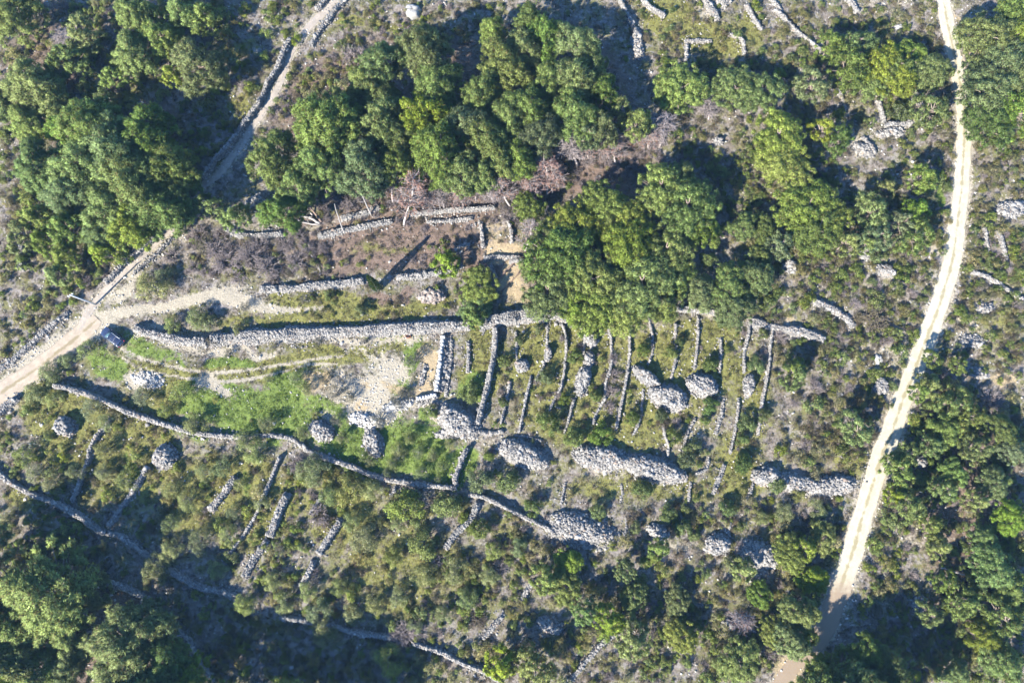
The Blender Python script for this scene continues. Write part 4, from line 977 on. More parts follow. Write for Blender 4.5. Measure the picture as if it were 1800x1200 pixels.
# ---- shrubs: hand-placed ones first, then a fill of each scrub field by its density
SHRUBS = []      # kind, x, y, R
def shrub(kind, px, py, r_px):
    p = at(px, py, 0.5); SHRUBS.append((kind, p.x, p.y, r_px * M_PX, px, py))
for k, L in dict(
  yellow=[(400,60,20),(185,130,10),(420,118,12),(1660,330,14),(470,60,14),(440,155,14),(380,165,14),(400,155,12),(1540,530,20),(1605,590,14),(520,70,14),(500,60,10),(1150,980,12),(1640,940,12),(55,540,12),(90,490,14),(1480,800,16),(1405,640,12),(430,20,18),(470,25,14),(1370,790,14),(1700,560,10),(1780,440,14)],
  bare=[(1538,560,26),(1743,705,22),(113,68,20),(107,10,18),(623,100,24),(1247,190,20),(1200,205,18),(560,905,22),(570,915,18),(440,450,26),(400,460,24),(380,440,22),(470,470,22),(520,460,20),(360,430,20),(350,410,16),(500,430,18),(540,440,14),(455,430,18),(420,490,14),(480,490,12),(340,470,14),(1080,660,14),(1075,690,14),(1078,630,12),(1070,715,12),(1065,665,12),(710,1115,24),(700,1130,16),(735,1110,16),(1165,745,14),(1190,745,12),(640,345,16),(610,360,16),(560,340,18),(540,355,16),(580,330,14),(760,350,16),(790,340,18),(830,330,16),(860,345,16),(700,345,14),(905,320,16),(940,330,18),(980,320,16),(1000,310,14),(1030,280,16),(1060,270,16),(1090,260,18),(1120,250,16),(1100,240,14),(1140,240,16),(1170,220,18),(480,200,14),(520,170,12),(500,180,14),(1300,960,12),(1110,380,10),(890,380,12),(940,370,14),(430,150,12),(300,450,16),(390,410,14),(900,960,14),(880,1000,16)]).items():
    for a in L: shrub(k, *a)
FIELDS = [   # polygon (survey px), shrubs per 100 m2, radius range m, kind weights m g h y b
 ([(0,0),(560,0),(500,90),(400,260),(340,370),(280,430),(150,520),(0,640)], 7.5, (0.6,1.7), (4,4,2,.5,.6)),
 ([(600,0),(1090,0),(1090,60),(600,90)], 5, (0.5,1.4), (3,3,3,.3,2)),
 ([(520,100),(640,60),(620,180),(470,260),(430,240)], 10, (0.6,1.5), (5,4,1,.3,1)),
 ([(1090,0),(1650,0),(1660,120),(1450,120),(1250,120),(1100,120)], 9, (0.5,1.4), (4,4,3,.4,1)),
 ([(1150,110),(1670,110),(1680,420),(1250,420),(1180,260)], 10, (0.5,1.6), (5,4,2.5,.5,1)),
 ([(1250,420),(1680,400),(1640,540),(1560,760),(1500,850),(1380,830),(1350,600)], 14, (0.5,1.6), (5,5,3.5,.5,1.6)),
 ([(1700,230),(1800,230),(1800,640),(1650,640),(1690,450)], 14, (0.5,1.5), (5,5,3,.4,.7)),
 ([(1640,640),(1800,640),(1800,1200),(1500,1200),(1520,980),(1560,860)], 9, (0.6,1.7), (6,3,1.5,.4,1)),
 ([(960,900),(1480,870),(1480,960),(1400,1160),(1300,1200),(830,1200),(800,1130),(860,900)], 9, (0.5,1.6), (4,4,3,.5,1.2)),
 ([(400,800),(560,810),(700,860),(850,890),(860,1000),(800,1140),(480,1070),(400,1000)], 5.5, (0.5,1.6), (4,4,2,.2,.6)),
 ([(0,720),(90,680),(330,760),(400,800),(400,1000),(190,940),(0,830)], 4, (0.5,1.5), (3.5,4,2.5,.3,.4)),
 ([(880,575),(1350,575),(1340,870),(1180,890),(960,890),(860,850)], 3.2, (0.3,0.8), (1.2,2.5,4,.1,.8)),
 ([(330,400),(560,395),(600,490),(460,505),(330,480)], 9, (0.3,1.0), (.6,1.2,3.5,.1,5)),
 ([(560,395),(930,380),(870,470),(780,480),(600,490)], 2.5, (0.25,0.8), (.6,1.2,3.5,.1,2)),
 ([(460,515),(820,495),(820,560),(460,575)], 4, (0.3,0.8), (2,2,3,.1,.3)),
 ([(560,330),(900,300),(1160,240),(1180,290),(950,370),(720,370),(560,400)], 15, (0.4,1.2), (.5,.8,2,0,7)),
 ([(180,600),(340,650),(700,760),(820,840),(600,810),(330,750),(110,670)], 0.8, (0.3,0.9), (2,5,1,.5,.4)),
 ([(0,840),(190,950),(200,1050),(60,1060),(0,1000)], 6, (0.5,1.3), (3,3,2,0,.5)),
 ([(400,1060),(800,1150),(820,1200),(380,1200)], 7, (0.6,1.6), (3,4,2,0,.4)),
 ([(200,1000),(420,1050),(480,1200),(330,1160)], 3, (0.5,1.2), (3,3,1,0,.4)),
]
KINDS = ['maquis', 'greygreen', 'heather', 'yellow', 'bare']
fr = NR(2024)
occ = [(c[0], c[1], c[2]) for c in CROWNS]
grid = {}
def gkey(x, y): return (int(x // 3), int(y // 3))
def occupied(x, y, R):
    k = gkey(x, y)
    for i in range(-1, 2):
        for j in range(-1, 2):
            for (a, b, q) in grid.get((k[0] + i, k[1] + j), ()):
                if math.hypot(a - x, b - y) < 0.62 * (R + q): return True
    return False
for s in SHRUBS: grid.setdefault(gkey(s[1], s[2]), []).append((s[1], s[2], s[3]))
for (x_, y_, R_) in occ:
    if R_ < 2.3: grid.setdefault(gkey(x_, y_), []).append((x_, y_, R_ * 0.75))
WALLPTS = []
for o in COL.objects:
    if o.name.startswith(("dry_stone_wall", "terrace_wall")):
        n = len(o.data.vertices); co = np.empty(n * 3, np.float32); o.data.vertices.foreach_get("co", co)
        co = co.reshape(-1, 3)[::40] + np.array(o.location, np.float32); WALLPTS.append(co[:, :2])
HEAPS = []
for o in COL.objects:
    if o.name.startswith("stone_heap"):
        d = o.dimensions; HEAPS.append((o.location.x, o.location.y, 0.42 * min(d.x, d.y), 0.5 * max(d.x, d.y)))
WP = np.concatenate(WALLPTS); wgrid = set((int(a // 0.7), int(b // 0.7)) for a, b in WP)
def inside(poly, px, py):
    c = np.zeros(len(px), bool); n = len(poly)
    for i in range(n):
        (x1, y1), (x2, y2) = poly[i], poly[(i + 1) % n]
        c ^= ((y1 > py) != (y2 > py)) & (px < (x2 - x1) * (py - y1) / (y2 - y1 + 1e-9) + x1)
    return c
def pix(x, y):                       # inverse of at() on level ground
    dz = -CAM_H
    cx, cy, cz = x, y * ct + dz * st, -y * st + dz * ct
    return 900 + FPX * cx / -cz, 600 - FPX * cy / -cz
for poly, dens, (r0, r1), wts in FIELDS:
    P = np.array(poly, float); x0, y0 = P.min(0); x1, y1 = P.max(0)
    area = 0.5 * abs(np.dot(P[:, 0], np.roll(P[:, 1], 1)) - np.dot(P[:, 1], np.roll(P[:, 0], 1))) * M_PX ** 2
    n = int(area / 100 * dens * 5); target = int(area / 100 * dens * 1.35)
    px = fr.uniform(x0, x1, n * 3); py = fr.uniform(y0, y1, n * 3); ok = inside(poly, px, py); px, py = px[ok][:n], py[ok][:n]
    w = np.array(wts) / sum(wts); got = 0
    for a, b in zip(px, py):
        if got >= target: break
        R = r0 + (r1 - r0) * fr.random() ** 1.8; p = at(a, b, 0.4)
        if occupied(p.x, p.y, R): continue
        if float(road_dist(np.array([p.x]), np.array([p.y]), "rlnbac")[0]) < 0.55 * R + 0.1: continue
        if (int(p.x // 0.7), int(p.y // 0.7)) in wgrid and fr.random() < 0.85: continue
        if any(math.hypot(p.x - h[0], p.y - h[1]) < h[2] + 0.3 * R for h in HEAPS): continue
        # kinds gather in drifts
        ww = w * np.array([vnoise(p.x, p.y, 11.0, 60 + i) ** 2 + 0.05 for i in range(5)]); k = KINDS[fr.choice(5, p=ww / ww.sum())]
        SHRUBS.append((k, p.x, p.y, R, a, b)); grid.setdefault(gkey(p.x, p.y), []).append((p.x, p.y, R)); got += 1
LOOK = {'maquis': ("maquis_bush", "dark green maquis bush", "bush"), 'greygreen': ("grey_green_bush", "soft grey-green bush", "bush"), 'heather': ("dry_heath_bush", "brownish dry heath bush", "bush"),
        'yellow': ("yellow_green_bush", "bright yellow-green bush", "bush"), 'bare': ("bare_shrub", "leafless twiggy grey shrub", "shrub")}
rest = {}
NB = 0
for k in KINDS:
    L = sorted([s for s in SHRUBS if s[0] == k], key=lambda s: -s[3])
    for i, (kk, x, y, R, px, py) in enumerate(L):
        if i >= 300: rest.setdefault(k, []).append((x, y, R)); continue
        nm, lk, cat = LOOK[k]; w = where(px, py)
        o = link(nm, BUSH[k][PR.randrange(len(BUSH[k]))], loc=(x, y, float(zg(x, y)) - 0.03)); s = R / 1.2
        o.scale = (s * PR.uniform(0.88, 1.12), s * PR.uniform(0.88, 1.12), (0.35 + 0.65 * s) * PR.uniform(0.8, 1.15)); o.rotation_euler = (0, 0, PR.uniform(0, 6.28))
        size = "big" if R > 1.3 else "mid sized" if R > 0.85 else "small"
        la, gr = describe(f"{size} {lk}", x, y, px, py, 6.0); tag(o, la, cat, gr); NB += 1
print("shrubs individual", NB, "rest", {k: len(v) for k, v in rest.items()})

def scatter(name, protos, P, S, seed, label, cat):
    """a mass of growth nobody could count: one object, instances on points"""
    r = NR(seed); n = len(P)
    me = bpy.data.meshes.new(name); me.vertices.add(n); me.vertices.foreach_set("co", np.ascontiguousarray(P, np.float32).ravel())
    a = me.attributes.new("size", 'FLOAT_VECTOR', 'POINT'); a.data.foreach_set("vector", np.ascontiguousarray(S, np.float32).ravel())
    a = me.attributes.new("turn", 'FLOAT_VECTOR', 'POINT'); R3 = np.zeros((n, 3), np.float32); R3[:, 2] = r.uniform(0, 6.283, n); a.data.foreach_set("vector", R3.ravel())
    a = me.attributes.new("pick", 'INT', 'POINT'); a.data.foreach_set("value", r.integers(len(protos), size=n).astype(np.int32))
    o = link(name, me); tag(o, label, cat, None, "stuff")
    ng = bpy.data.node_groups.new(name, 'GeometryNodeTree')
    ng.interface.new_socket("Geometry", in_out='INPUT', socket_type='NodeSocketGeometry'); ng.interface.new_socket("Geometry", in_out='OUTPUT', socket_type='NodeSocketGeometry')
    N = ng.nodes; L = ng.links; gi = N.new("NodeGroupInput"); go = N.new("NodeGroupOutput")
    ip = N.new("GeometryNodeInstanceOnPoints"); L.new(gi.outputs[0], ip.inputs["Points"])
    jn = N.new("GeometryNodeGeometryToInstance")
    for pm in protos[::-1]:
        po = bpy.data.objects.new("plant", pm); oi = N.new("GeometryNodeObjectInfo"); oi.inputs["Object"].default_value = po
        L.new(oi.outputs["Geometry"], jn.inputs[0])
    L.new(jn.outputs[0], ip.inputs["Instance"]); ip.inputs["Pick Instance"].default_value = True
    for nm_, ty, sock in (("size", 'FLOAT_VECTOR', "Scale"), ("turn", 'FLOAT_VECTOR', "Rotation"), ("pick", 'INT', "Instance Index")):
        na = N.new("GeometryNodeInputNamedAttribute"); na.data_type = ty; na.inputs["Name"].default_value = nm_
        L.new(na.outputs["Attribute"], ip.inputs[sock])
    L.new(ip.outputs[0], go.inputs[0])
    md = o.modifiers.new("growth", 'NODES'); md.node_group = ng
    return o
STUFFL = {'maquis': "low dark green scrub", 'greygreen': "low grey-green scrub", 'heather': "low brown heath scrub", 'yellow': "low yellow-green scrub", 'bare': "low dry twiggy scrub"}
# undergrowth: small plants between the bushes, thick in the scrub fields, thin on pale ground
ur = NR(4242); UND = {k: [(x, y, R) for x, y, R in rest.get(k, [])] for k in KINDS}
lp_, le_, ll_ = interp_ground(w_pale), interp_ground(w_earth), interp_ground(w_lush)
for poly, dens, (r0, r1), wts in FIELDS:
    P = np.array(poly, float); x0, y0 = P.min(0); x1, y1 = P.max(0)
    n = int((x1 - x0) * (y1 - y0) * M_PX ** 2 * (0.12 + dens * 0.12))
    px = ur.uniform(x0, x1, n); py = ur.uniform(y0, y1, n); ok = inside(poly, px, py); px, py = px[ok], py[ok]
    Q = np.array([list(at(a, b))[:2] for a, b in zip(px, py)])
    rd = road_dist(Q[:, 0], Q[:, 1], "rlnbac"); pl = lp_(Q[:, 0], Q[:, 1]); ea = le_(Q[:, 0], Q[:, 1]); lu = ll_(Q[:, 0], Q[:, 1])
    cl = fbm(Q[:, 0], Q[:, 1], 5.0, 88, 3) - 0.16 * interp_ground(w_olive)(Q[:, 0], Q[:, 1])
    w = np.array(wts) / sum(wts)
    for (x, y), d, q, e, u, c in zip(Q, rd, pl, ea, lu, cl):
        if d < 0.35 or ur.random() < 0.85 * q or ur.random() < 0.9 * e or ur.random() < 0.93 * u or c < 0.36 + 0.14 * ur.random(): continue
        if (int(x // 0.7), int(y // 0.7)) in wgrid and ur.random() < 0.8: continue
        if any(math.hypot(x - h[0], y - h[1]) < h[3] and ur.random() < 0.9 for h in HEAPS): continue
        ww = w * np.array([vnoise(x, y, 9.0, 60 + i) ** 2 + 0.05 for i in range(5)]); k = KINDS[ur.choice(5, p=ww / ww.sum())]
        UND[k].append((x, y, ur.uniform(0.25, 0.8)))
for i, k in enumerate(KINDS):
    U = np.array(UND[k]); s = U[:, 2] / 1.2
    scatter("low_scrub", BUSH[k], np.stack([U[:, 0], U[:, 1], zg(U[:, 0], U[:, 1]) - 0.03], 1), np.stack([s, s, (0.12 + 0.9 * s) * ur.uniform(0.8, 1.2, len(s))], 1), 210 + i, STUFFL[k] + " filling the gaps between bushes", "scrub")
print("undergrowth", {k: len(v) for k, v in UND.items()})

# ---- grass
ll, lo_, lt_ = interp_ground(w_lush), interp_ground(w_olive), interp_ground(w_litter)
r = NR(555); n = 420000
x = r.uniform(-98, 98, n); y = r.uniform(-48, 95, n)
off = (road_dist(x, y, "rlnb") > 0.1); x, y = x[off], y[off]
A, B, P_, E = ll(x, y), lo_(x, y), lp(x, y), le(x, y); q = r.random(len(x))
def grass(name, sel, cols, L0, k, label):
    xs, ys = x[sel], y[sel]; protos = []
    for i in range(5):
        rr = NR(1200 + i); m = 5 * k; P = np.zeros((m, 3)); P[:, :2] = rr.normal(0, 0.13, (m, 2)); P[:, 2] = -0.02
        D = nrm(rr.normal(size=(m, 3)) * np.array([0.8, 0.8, 0.3]) + np.array([0, 0, 0.7]))
        V, Fv = blades(P, D, L0 * rr.uniform(0.6, 1.4, m), rr.uniform(0.04, 0.08, m), rr)
        C = np.array(cols[i % len(cols)]) * rr.uniform(0.75, 1.25, (m, 1)); Nn = nrm(np.repeat(P, 3, 0) * 2 + [0, 0, 0.6])
        me = mesh("tuft", V, Fv, np.repeat(C, 3, 0), False, Nn); me.materials.append(LEAF); protos.append(me)
    s = r.uniform(0.7, 1.5, len(xs))
    scatter(name, protos, np.stack([xs, ys, zg(xs, ys)], 1), np.stack([s, s, s * r.uniform(0.7, 1.2, len(s))], 1), 77, label, "grass"); return len(xs)
n1 = grass("lush_grass", (q < 0.9 * np.clip(A - 0.25, 0, 1) * (P_ < 0.6)), [(0.13, 0.21, 0.035), (0.17, 0.25, 0.045), (0.16, 0.175, 0.05)], 0.15, 4, "bright green meadow grass around the gravel yard")
n2 = grass("olive_grass", (q > 0.5) & (q < 0.5 + 0.42 * np.clip(B - 0.15, 0, 1) * (P_ < 0.6) * (A < 0.6)), [(0.19, 0.18, 0.055), (0.15, 0.155, 0.045), (0.22, 0.19, 0.08)], 0.17, 3, "yellowish winter grass on the terraces and field strips")
n3 = grass("dry_grass", (q > 0.84) & (P_ < 0.7) & (E < 0.5) & (A < 0.3), [(0.20, 0.165, 0.11), (0.14, 0.12, 0.07), (0.24, 0.21, 0.16), (0.10, 0.11, 0.05)], 0.22, 4, "dry brown tufts scattered over the stony heath")
print("grass", n1, n2, n3)

# ------------------------------------------------------------------ dead trees, trunks, logs, cypress
DT = []; SP = 1.35
for i in range(5):
    gt, gb = dead_tree_geo(400 + i, 7.0, 2.0, (0.0, 0.35, 0.2, 0.5, 0.1)[i])
    t, b = gt.mesh("trunk", True), gb.mesh("branches"); t.materials.append(BARK); b.materials.append(BARK); DT.append((t, b))
def dead(bx, by, tx, ty, h, i, label, sp=1.0):
    p = at(bx, by); p.z = float(zg(p.x, p.y)); t = at(tx, ty, h); ax = t - p
    root = empty("dead_pine", p); root.rotation_euler = ax.to_track_quat('Z', 'Y').to_euler()
    root.scale = (sp * SP, sp * SP, ax.length / 7.0)
    link("trunk", DT[i][0], None, root); link("branches", DT[i][1], None, root); tag(root, label, "dead tree")
dead(712,395,728,312,8.5,3,"dead pine with rusty crown and thick trunk above the thin dark wall",1.25)
dead(690,356,690,306,5.5,1,"pale forked dead pine below the tall grove")
dead(896,362,872,312,6,2,"leaning dead pine at the east end of the thin dark wall",1.1)
dead(780,368,773,330,4.5,0,"slim dead pine behind the thin dark wall")
dead(838,352,835,318,4,3,"short rusty dead pine behind the thin dark wall")
dead(1012,292,998,235,6.5,0,"big silvery dead pine with fan of twigs south of the tall grove",1.4)
dead(964,342,958,282,6.5,3,"rusty dead pine beside the silvery fan twigged one",1.2)
dead(985,330,970,300,4.5,1,"brown dead sapling under the silvery fan twigged pine")
dead(1082,288,1080,245,5,2,"dead pine with pinkish twigs in the row south of the grove",1.1)
dead(1158,256,1172,205,6,0,"pinkish dead pine leaning east at the end of the row",1.3)
dead(1120,256,1121,225,4,1,"thin dead pine between two taller ones")
dead(915,320,905,290,4.5,3,"rusty dead pine at the grove edge")
dead(548,378,530,345,3.5,1,"broken dead pine beside the big fallen trunks")
dead(1243,210,1248,180,3.5,0,"grey bare tree below the paired bright pines",1.1)
dead(120,82,112,60,3,0,"grey bare tree in the western woods",1.1)
dead(925,440,936,395,6,4,"white trunked dead pine bending over the orange earth")
dead(1035,280,1030,250,4.5,2,"pinkish dead pine beside the fan of silvery twigs")
dead(1140,262,1142,232,4.5,2,"pinkish dead pine next to the one leaning east",1.1)
dead(940,352,930,318,4.5,1,"grey dead pine above the domed pine with the bent trunk")
dead(745,372,748,338,4.5,2,"grey dead pine right behind the thin dark wall's west end",1.1)
dead(815,366,808,330,4.5,1,"brown dead pine over the middle of the thin dark wall",1.1)
dead(865,356,858,318,5,0,"silvery dead pine over the east end of the thin dark wall",1.1)
dead(1060,268,1056,240,4,3,"small rusty dead pine in the row south of the grove")
dead(1300,1108,1306,1085,3,2,"brown dead sapling among the southern pines")
def pole_log(name, pts, rad, col, label, cat, fork=0):
    P = [np.array(at(a, b, h)) for a, b, h in pts]; c = Vector(P[0]); P = np.array(P) - np.array(c)
    r = NR(int(pts[0][0]) * 7 + int(pts[0][1])); n = 8
    tt = np.linspace(0, len(P) - 1, n); Q = np.stack([np.interp(tt, np.arange(len(P)), P[:, i]) for i in range(3)], 1) + r.normal(0, 0.04, (n, 3))
    g = Geo(); g.add(*tube(Q, rad * (1 - 0.65 * np.linspace(0, 1, n)), 7), col)
    for k in range(fork):
        i = r.integers(3, n - 1); d = nrm(Q[i] - Q[i - 1] + r.normal(0, 0.6, 3)); d[2] = abs(d[2]) * 0.6
        g.add(*tube([Q[i], Q[i] + d * r.uniform(0.5, 1.3)], [rad * 0.35, rad * 0.1], 4), col)
    o = link(name, g.mesh(name, True), BARK, loc=c); tag(o, label, cat); return o
PALEWOOD = (0.25, 0.225, 0.20); BROWN = (0.15, 0.105, 0.08); DARK = (0.06, 0.05, 0.045)
pole_log("leafless_pine", [(654,380,-.2),(640,350,4.5),(626,322,9)], 0.15, PALEWOOD, "tall leaning pale trunk below the tall grove", "dead tree", 5)
pole_log("leafless_pine", [(607,412,-.2),(596,385,3.5),(587,358,6)], 0.13, PALEWOOD, "crooked thin pale trunk above the broken stone row", "dead tree", 5)
pole_log("leafless_pine", [(775,370,-.2),(768,345,4)], 0.12, PALEWOOD, "thin pale trunk at the middle of the thin dark wall", "dead tree", 4)
pole_log("fallen_trunk", [(562,393,.3),(545,382,.5),(520,380,.6)], 0.28, PALEWOOD, "white fallen trunk lying below the grove", "fallen trunk", 3)
pole_log("fallen_trunk", [(565,390,.3),(548,368,.9),(535,355,1.2)], 0.24, BROWN, "brown fallen trunk beside the white one", "fallen trunk", 3)
pole_log("fallen_trunk", [(560,395,.3),(540,393,.4),(522,386,.5)], 0.18, PALEWOOD, "short grey fallen trunk under the white one", "fallen trunk", 2)
pole_log("fallen_trunk", [(551,455,.3),(540,438,.4),(530,422,.5)], 0.16, PALEWOOD, "thin grey log lying in the dry twigs", "fallen trunk", 3)
pole_log("fallen_trunk", [(562,485,.2),(563,475,.3),(555,463,.3)], 0.12, PALEWOOD, "bent grey log above the low white terrace wall", "fallen trunk", 1)
pole_log("fallen_trunk", [(874,492,.3),(897,468,.5),(916,449,.6)], 0.24, BROWN, "dark trunk lying diagonally across the orange earth", "fallen trunk", 5)
pole_log("fallen_trunk", [(882,512,.2),(905,488,.3),(925,462,.4)], 0.13, BROWN, "thin dark trunk lying parallel on the orange earth", "fallen trunk", 4)
pole_log("fallen_trunk", [(1655,996,.3),(1680,1005,.4),(1706,1014,.4)], 0.22, PALEWOOD, "pale log fallen among the eastern pines", "fallen trunk", 3)
pole_log("fallen_trunk", [(1650,985,.3),(1665,993,.4)], 0.2, BROWN, "short brown log beside the pale one in the eastern pines", "fallen trunk", 2)
pole_log("fallen_trunk", [(312,156,.3),(330,154,.3),(345,156,.3)], 0.12, PALEWOOD, "thin pale log on the shaded western slope", "fallen trunk", 2)
pole_log("fallen_trunk", [(780,4,.3),(786,12,.3)], 0.14, PALEWOOD, "short white log behind the tall grove", "fallen trunk", 1)
pole_log("fallen_trunk", [(1150,300,.3),(1120,310,.3),(1095,322,.4)], 0.14, BROWN, "thin log lying south of the pinkish dead pine", "fallen trunk", 4)
pole_log("fallen_trunk", [(1040,325,.3),(1062,321,.4),(1080,318,.3)], 0.16, PALEWOOD, "pale log on the bank above the round grove", "fallen trunk", 2)
pole_log("bare_sapling", [(183,628,-.1),(187,617,1.6),(190,606,3.0)], 0.06, DARK, "slim dark leafless sapling behind the car", "sapling", 5)
pole_log("bare_sapling", [(258,600,-.1),(259,594,1.0)], 0.05, DARK, "small dark sapling stem in front of the rubble wall end", "sapling", 2)

# slender cypress
g = Geo(); r = NR(61); Hc = 9.5; n = 5200
zz = r.uniform(0.03, 1.0, n); rr = 0.78 * np.where(zz < 0.35, 0.75 + 0.7 * zz, 1.0) * np.clip((1 - zz) * 1.5, 0, 1) ** 0.7; a = r.uniform(0, 6.283, n); k = r.uniform(0.6, 1.05, n)
P = np.stack([rr * k * np.cos(a), rr * k * np.sin(a), zz * Hc], 1); D = nrm(np.stack([0.35 * np.cos(a), 0.35 * np.sin(a), np.ones(n)], 1) + r.normal(0, 0.25, (n, 3)))
V, Fv = leaves(P, D, r.uniform(0.2, 0.4, n), r.uniform(0.07, 0.13, n), r); g.add(V, Fv, np.repeat(np.array((0.055, 0.085, 0.028)) * r.uniform(0.6, 1.4, (n, 1)), 4, 0))
gt = Geo(); gt.add(*tube([(0, 0, -.3), (0.02, 0, 3), (0, 0.02, 8.8)], [0.16, 0.11, 0.02], 7), (0.2, 0.16, 0.13))
p = at(664, 508); root = empty("cypress", (p.x, p.y, float(zg(p.x, p.y)))); link("trunk", gt.mesh("trunk", True), BARK, root); link("crown", g.mesh("crown"), LEAF, root)
tag(root, "slender dark cypress casting a long shadow across the upper terrace", "cypress")

# ------------------------------------------------------------------ cut block walls
BLOCKC = [(0.40, 0.385, 0.355), (0.33, 0.32, 0.295), (0.44, 0.425, 0.39)]
BLK = []
for i in range(5):
    r = NR(700 + i); V = np.array([(x, y, z) for z in (0, 1) for y in (-1, 1) for x in (-1, 1)], float)
    V = V * np.array([0.5, 0.5, 1]); V[:, :] += r.uniform(-0.045, 0.045, V.shape); V[4:, :2] *= 0.94
    me = mesh("block", V, CUBE_F, np.array(BLOCKC[i % 3])[None].repeat(8, 0)); me.materials.append(PAINT); BLK.append(me)
def block_wall(a, b, n, h, label, face_side):
    A, B = at(*a), at(*b); d = (B - A); L = d.length; ang = math.atan2(d.y, d.x); zb = min(float(zg(A.x, A.y)), float(zg(B.x, B.y)))
    root = empty("cut_block_wall", (A.x, A.y, zb), ang)
    # masonry body below the loose capping blocks
    r = NR(int(a[0])); g = Geo(); g.add(*box(L / 2, 0, (h - 0.3) / 2 - 0.15, L, 0.62, h - 0.3 + 0.3), (0.30, 0.29, 0.28))
    N = int(L * 26); P = np.stack([r.uniform(0, L, N), np.where(r.random(N) < 0.5, -1, 1) * 0.30 + r.normal(0, 0.03, N), r.uniform(0, h - 0.3, N)], 1)
    g.add(*stones(P, 0.15 * r.lognormal(0, 0.25, N), r))
    # battered rubble on the outer side
    N = int(L * 30); u = r.random(N) ** 0.7; P = np.stack([r.uniform(0, L, N), face_side * (0.35 + 1.0 * u), (h - 0.5) * (1 - u) * 0.8 + 0.02], 1)
    g.add(*stones(P, 0.16 * r.lognormal(0, 0.3, N), r))
    m = g.mesh("masonry_body"); f = link("masonry_body", m, STONE, root); f["kind"] = "stuff"
    s = L / n
    for i in range(n):
        o = link("block", BLK[PR.randrange(5)], None, root, ((i + 0.5) * s + PR.uniform(-.08, .08), PR.uniform(-.08, .08), h - 0.33))
        o.scale = (s * PR.uniform(0.72, 1.02), PR.uniform(0.40, 0.66), PR.uniform(0.28, 0.46)); o.rotation_euler = (0, 0, PR.uniform(-.14, .14))
    tag(root, label, "stone wall", None, "thing")
block_wall((767.5,688,0),(780,591,0),15,1.15,"neat wall capped with white cut blocks beside the tan earth strip",-1)
block_wall((732,701,0),(768,695,0),7,0.95,"short wall capped with white cut blocks closing the tan earth strip",-1)

# ------------------------------------------------------------------ utility pole
p = at(168, 535); root = empty("utility_pole", (p.x, p.y, float(zg(p.x, p.y))), 0.6)
g = Geo(); g.add(*tube([(0, 0, -.5), (0.01, 0, 3.5), (0, 0, 7.5)], [0.17, 0.14, 0.11], 10), (0.50, 0.48, 0.45)); link("shaft", g.mesh("shaft", True), PAINT, root)
g = Geo(); g.add(*box(0, 0, 7.35, 0.9, 0.1, 0.12), (0.42, 0.41, 0.40)); link("crossarm", g.mesh("crossarm"), PAINT, root)
for x_ in (-0.38, 0, 0.38):
    g = Geo(); g.add(*tube([(x_, 0, 7.41), (x_, 0, 7.5), (x_, 0, 7.56), (x_, 0, 7.62)], [0.05, 0.09, 0.06, 0.08], 8), (0.75, 0.75, 0.74)); link("insulator", g.mesh("insulator", True), PAINT, root)
tag(root, "weathered grey utility pole standing beside the lane junction", "utility pole")

# ------------------------------------------------------------------ the parked car (estate car, dark blue)
def flat_mat(name, col, rough=0.4, metal=0.0, coat=0.0, spec=0.5):
    m, nt, b = new_mat(name); n = noise_n(nt, 3.0, 3, 0.6, geo_pos(nt))
    c = mixc(nt, ramp(nt, n.outputs[0], 0.3, 0.7), tuple(v * 0.85 for v in col), col); nt.links.new(c, b.inputs["Base Color"])
    b.inputs["Roughness"].default_value = rough; b.inputs["Metallic"].default_value = metal; b.inputs["Coat Weight"].default_value = coat; b.inputs["Specular IOR Level"].default_value = spec
    return m
CARP = flat_mat("navy_car_paint", (0.018, 0.024, 0.05), 0.3, 0.0, 0.5); GLASS = flat_mat("car_glass", (0.06, 0.11, 0.12), 0.12, 0, 0, 0.8); RUB = flat_mat("tyre_rubber", (0.02, 0.02, 0.02), 0.85)
RIM = flat_mat("alloy_rim", (0.45, 0.45, 0.46), 0.35, 0.9); LAMP = flat_mat("lamp_lens", (0.7, 0.7, 0.68), 0.15); RED = flat_mat("red_lens", (0.35, 0.02, 0.02), 0.2); RAIL = flat_mat("roof_rail_metal", (0.38, 0.40, 0.42), 0.35, 0.7)
f_, b_ = at(184, 580), at(219, 606); hd = math.atan2(f_.y - b_.y, f_.x - b_.x); cc_ = (f_ + b_) / 2
car = empty("parked_car", (cc_.x, cc_.y, float(terr(cc_.x, cc_.y)) + 0.02), hd); tag(car, "dark blue estate car with roof rails parked at the end of the rubble wall", "car")
def loft(sections, n_mirror=True):
    """sections: x, list of (y,z) from belt up across to the other side"""
    V = []; 
    for x_, prof in sections:
        full = prof + [(-y_, z_) for y_, z_ in prof[::-1]]
        V += [(x_, y_, z_) for y_, z_ in full]
    m = len(sections[0][1]) * 2; Fq = []
    for i in range(len(sections) - 1):
        for j in range(m):
            p_, q_ = i * m + j, i * m + (j + 1) % m
            Fq += [(p_, q_, q_ + m), (p_, q_ + m, p_ + m)]
    for i, s_ in ((0, 1), (len(sections) - 1, -1)):
        for j in range(1, m - 1): Fq.append((i * m, i * m + j + (s_ < 0), i * m + j + (s_ > 0)))
    return np.array(V), np.array(Fq)
def sec(x_, w, zb, zt, rd=0.12): return (x_, [(w * 0.93, zb), (w, zb + 0.12), (w, zt - rd), (w - rd * 0.4, zt - rd * 0.3), (w - rd * 1.4, zt)])
S = [sec(-2.22, .74, .38, .86), sec(-2.12, .84, .26, .95), sec(-1.5, .89, .22, .98), sec(0, .9, .22, .96), sec(0.9, .9, .22, .95), sec(1.5, .88, .22, .90), sec(1.95, .82, .25, .80), sec(2.15, .70, .30, .70), sec(2.24, .52, .34, .60)]
